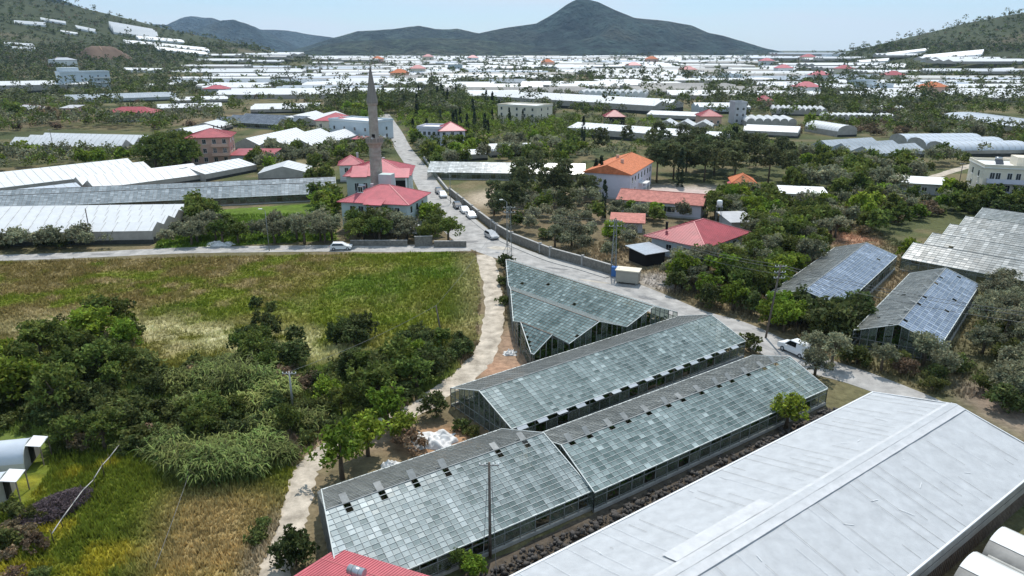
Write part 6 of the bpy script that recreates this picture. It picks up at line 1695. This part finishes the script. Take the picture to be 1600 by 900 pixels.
# the rest and everything farther: one mass of foliage
def mass(name, label, items, nq, leafk, mk, cat):
    Vs, Fs, Cs = [], [], []; b = 0
    base = {}
    for kd in KIND:
        for v in range(3):
            rs = np.random.default_rng(900 + v + sum(map(ord, kd)))
            base[kd, v] = crown_points(kd, rs, max(6, nq // 3), 3)[:2]
    for (x, y, kd, sc) in items:
        P, C = base[kd, random.randrange(3)]
        r = KIND[kd][0]
        a = random.uniform(0, 6.28); c, s = math.cos(a), math.sin(a)
        Q = np.stack([P[:, 0] * c - P[:, 1] * s, P[:, 0] * s + P[:, 1] * c, P[:, 2]], -1) * sc
        Q += np.array((x, y, float(hz(x, y))))
        V, F = leaf_quads(Q, r * sc * leafk, rng, 1.3, .5)
        Vs.append(V); Fs.append(F + b); b += len(V)
        Cs.append(np.repeat(C * random.uniform(.7, 1.3), 4, 0))
    o = link(bpy.data.objects.new(name, np_mesh(name, np.concatenate(Vs), np.concatenate(Fs), M[mk], np.concatenate(Cs))))
    return tag(o, label, cat, kind='stuff')
if REST: mass('orchard_foliage', 'trees and bushes crowded between the houses and greenhouses', [c[:4] for c in REST], 110, .21, 'farleaf', 'trees')
# far trees over plain and slopes
N = 30000
px = rng.uniform(-60, 1660, N); py = np.where(rng.uniform(0, 1, N) < .33, rng.uniform(-25, 100, N), 74 + rng.uniform(0, 1, N) ** 1.25 * 110)
d = np.stack([(px - 800) / FPX, math.cos(PITCH) - (py - 450) / FPX * math.sin(PITCH), -math.sin(PITCH) - (py - 450) / FPX * math.cos(PITCH)], -1)
ts = np.geomspace(260, 3400, 110)
X = d[:, 0][:, None] * ts; Y = d[:, 1][:, None] * ts; Z = CAMH + d[:, 2][:, None] * ts
hit = Z <= hz(X, Y)
has = hit.any(1); ii = hit.argmax(1)
fx = X[np.arange(N), ii][has] + rng.normal(0, 4, has.sum()); fy = Y[np.arange(N), ii][has] + rng.normal(0, 6, has.sum())
ok = free(fx, fy, 1.5); fx, fy = fx[ok], fy[ok]
grove = fbm(fx, fy, 170, 4, 77)
hill = hz(fx, fy) > 6
corr = (fy < 760) & (np.abs(fx - fy * .10) < fy * .16)      # the long roofs in the middle stay clear
keep = (~corr | (rng.uniform(0, 1, len(fx)) < .3)) & (rng.uniform(0, 1, len(fx)) < np.where(hill, .95, sstep(.36, .56, grove) * .8 + .14)) & ((fy > 330) | (rng.uniform(0, 1, len(fx)) < .5))
fx, fy, hill = fx[keep], fy[keep], hill[keep]
items = []
for x, y, h in zip(fx, fy, hill):
    q = 1 + y / 2600
    kd = random.choices([O, B_, PI_, CY, DS, BS] if not h else [O, DS, PI_, B_, SH, BS], [4, 5, 1.2, .6, 1, .5] if not h else [4, 4, .8, 2, 3, 1.2])[0]
    items.append((x, y, kd, random.uniform(.8, 1.45) * q * (1.25 if kd in (DS, SH, BS) else 1) * (.85 if h else 1)))
random.shuffle(items); items = items[:14500]
near_ = [t for t in items if t[1] < 760]
mass('hedgerow_trees', 'trees and scrub between the nearer fields and greenhouses of the plain', near_[:3200], 105, .23, 'farleaf', 'trees')
mass('far_woodland', 'small trees and scrub covering the far plain and the hillsides', [t for t in items if t[1] >= 760], 45, .34, 'farleaf', 'trees')

# giant cane thicket
def cane(label, px, py, w, h, n, seed):
    x, y = G(px, py)
    rs = np.random.default_rng(seed)
    a = rs.uniform(0, 6.283, n); r = w * np.sqrt(rs.uniform(0, 1, n))
    bx, by = np.cos(a) * r, np.sin(a) * r * .7
    hh = h * rs.uniform(.35, 1.15, n) * (1 - .35 * (r / w) ** 2)
    le = rs.normal(0, .26, (n, 2)) + rs.normal(0, .22, (1, 2)) + np.stack([np.cos(a), np.sin(a)], -1) * (r / w)[:, None] * .35
    V, F, C = [], [], []
    # leaves along each stem
    k = 7
    t = rs.uniform(.25, 1, (n, k))
    P = np.stack([bx[:, None] + le[:, :1] * hh[:, None] * t ** 1.6, by[:, None] + le[:, 1:] * hh[:, None] * t ** 1.6, hh[:, None] * t], -1).reshape(-1, 3)
    az = rs.uniform(0, 6.283, len(P)); L = rs.uniform(.6, 1.5, len(P)); wd = .055
    dx, dy = np.cos(az), np.sin(az)
    up = rs.uniform(.1, .7, len(P))
    mid = P + np.stack([dx * L * .5, dy * L * .5, L * .5 * up], -1)
    tip = P + np.stack([dx * L * .95, dy * L * .95, L * .25 * up - L * .18], -1)
    sd_ = np.stack([-dy, dx, 0 * dx], -1) * wd
    VV = np.stack([P - sd_ * .6, P + sd_ * .6, mid + sd_, mid - sd_, tip + sd_ * .2, tip - sd_ * .2], 1).reshape(-1, 3)
    m = len(P); b = np.arange(m) * 6
    FF = np.concatenate([np.stack([b, b + 1, b + 2, b + 3], -1), np.stack([b + 3, b + 2, b + 4, b + 5], -1)])
    CC = np.array((.150, .185, .052)) * rs.uniform(.45, 1.6, (m, 1)) * rs.uniform(.8, 1.2) * (1 + rs.normal(0, .08, (m, 1)) * np.array([[1, 0, .6]]))
    root = tag(empty('giant_cane', (x, y, 0)), label, 'cane', 'giant cane thicket')
    o = link(bpy.data.objects.new('leaves', np_mesh('leaves', VV, FF, M['leaf'], np.repeat(np.clip(CC, .01, .6), 6, 0))), root)
    st = MB()
    for i in range(0, n, 3): st.bar((bx[i], by[i], 0), (bx[i] + le[i, 0] * hh[i], by[i] + le[i, 1] * hh[i], hh[i] * .96), .035)
    st.build('stems', M['straw'], root)
M['straw'] = mat('cane_stem', (.26, .24, .12), .8, .3, 2)
rs_ = random.Random(5)
for k, (px, py, w, h) in enumerate([(285, 605, 1.6, 2.0), (325, 600, 1.8, 2.6), (350, 585, 1.8, 2.6), (365, 612, 2.0, 3.2), (405, 610, 1.8, 2.8), (440, 620, 1.6, 2.2), (390, 640, 1.6, 2.6), (300, 640, 1.5, 1.8),
                                  (265, 715, 1.7, 2.2), (300, 732, 2.0, 3.0), (335, 745, 2.2, 3.3), (345, 712, 2.0, 2.8), (382, 738, 1.9, 2.6), (395, 708, 2.0, 2.4), (432, 720, 1.6, 2.0), (475, 668, 1.5, 1.9), (415, 672, 1.6, 2.2)]):
    cane('wispy giant cane clump at the upper side of the thicket' if k < 8 else 'dense giant cane clump overhanging the straw-coloured meadow', px, py, w, h * rs_.uniform(.8, 1.1), int(150 * w), k + 1)
# purple dry bush
x, y = G(85, 800)
rs = np.random.default_rng(12)
n = 5200
root = tag(empty('dry_bush', (x, y, 0)), 'purplish grey leafless dry bush behind the branch fence', 'bush')
a = rs.uniform(0, 6.283, n); r = np.sqrt(rs.uniform(0, 1, n))
P = np.stack([np.cos(a) * r * 1.9 + np.sin(a) * r * 1.2, np.sin(a) * r * 3.0, rs.uniform(.05, 1, n) * 1.35 * (1 - .55 * r ** 2)], -1)
V, F = leaf_quads(P, .09, rs, 4.5)
link(bpy.data.objects.new('twigs', np_mesh('twigs', V, F, M['leaf'], np.repeat(np.array((.150, .115, .125)) * rs.uniform(.5, 1.5, (n, 1)), 4, 0))), root)
MB().tube([(0, 0, 0), (.1, .2, .8)], [.08, .04], 6).tube([(0, 0, .2), (.8, .9, 1.0)], [.06, .02], 5).tube([(0, 0, .2), (-.7, -1.0, .9)], [.06, .02], 5).build('stems', M['bark'], root)

# grass tufts
def tufts(name, label, poly, dens, h, seed, bright=1.55):
    rs = np.random.default_rng(seed)
    a = np.array(poly); x0, y0 = a.min(0); x1, y1 = a.max(0)
    x0, x1, y0, y1 = max(x0, -108), min(x1, 80), max(y0, 38), min(y1, 170)
    n = int((x1 - x0) * (y1 - y0) * dens)
    x = rs.uniform(x0, x1, n); y = rs.uniform(y0, y1, n)
    ok = in_poly(x, y, poly); x, y = x[ok], y[ok]
    pxx = 800 + FPX * x / (y * math.cos(PITCH) + CAMH * math.sin(PITCH))
    ok = (pxx > -30) & (pxx < 1630); x, y = x[ok], y[ok]
    ok = free(x, y, -.12); x, y = x[ok], y[ok]
    n = len(x)
    c = ground_colour(x, y) * rs.uniform(.7, 1.45, (n, 1)) * bright
    hh = h * rs.uniform(.35, 1.2, n) * (.5 + vnoise(x, y, 2.5, seed) + .4 * vnoise(x, y, 14, seed + 1))
    V = []; C = []
    for k in range(3):
        az = rs.uniform(0, 6.283, n); ln = rs.uniform(.1, .5, n) * hh; wd = .05 + .07 * rs.uniform(0, 1, n)
        dx, dy = np.cos(az), np.sin(az); ox, oy = rs.normal(0, .1, n), rs.normal(0, .1, n)
        B0 = np.stack([x + ox - dy * wd, y + oy + dx * wd, 0 * x], -1); B1 = np.stack([x + ox + dy * wd, y + oy - dx * wd, 0 * x], -1)
        T = np.stack([x + ox + dx * ln, y + oy + dy * ln, hh], -1)
        V.append(np.stack([B0, B1, T], 1)); C.append(np.repeat(c[:, None], 3, 1))
    V = np.concatenate(V).reshape(-1, 3); C = np.concatenate(C).reshape(-1, 3)
    o = link(bpy.data.objects.new(name, np_mesh(name, V, np.arange(len(V)).reshape(-1, 3), M['grass'], np.clip(C, .005, .8))))
    tag(o, label, 'grass', kind='stuff')
tufts('field_grass', 'yellow-green and brown dry grass of the open field', FIELD, 9, .42, 1)
tufts('meadow_grass', 'flowering green and straw-coloured grass of the lower meadow', MEADOW, 26, .40, 2)
tufts('scrub_grass', 'rough grass between the thickets and the track', pxs([(-60, 620), (240, 570), (480, 560), (745, 520), (760, 560), (690, 600), (560, 690), (470, 740), (300, 740), (-60, 760)]), 12, .55, 3)
tufts('plot_grass', 'lush green grass plot beside the pale green house', GREEN2, 7, .5, 4, 1.3)
tufts('verge_grass', 'weedy grass on verges and among the right-hand orchards', pxs([(770, 560), (790, 400), (1000, 370), (1200, 330), (1640, 400), (1680, 640), (1380, 610), (1200, 500), (1060, 500), (900, 440), (820, 420)]), 5, .45, 5)

# ================================================================== HAZE
mh = bpy.data.materials.new('haze'); mh.use_nodes = True
mh.node_tree.nodes.clear()
ho = mh.node_tree.nodes.new('ShaderNodeOutputMaterial'); pv = mh.node_tree.nodes.new('ShaderNodeVolumePrincipled')
pv.inputs['Color'].default_value = (.50, .74, 1.0, 1)
pv.inputs['Density'].default_value = 4.4e-5
pv.inputs['Anisotropy'].default_value = 0.2
mh.node_tree.links.new(pv.outputs['Volume'], ho.inputs['Volume'])
hb = MB().box(-9500, 9500, -200, 9500, -6, 900).build('haze', mh)
tag(hb, 'thin blue-white haze over the valley', 'haze', kind='stuff')
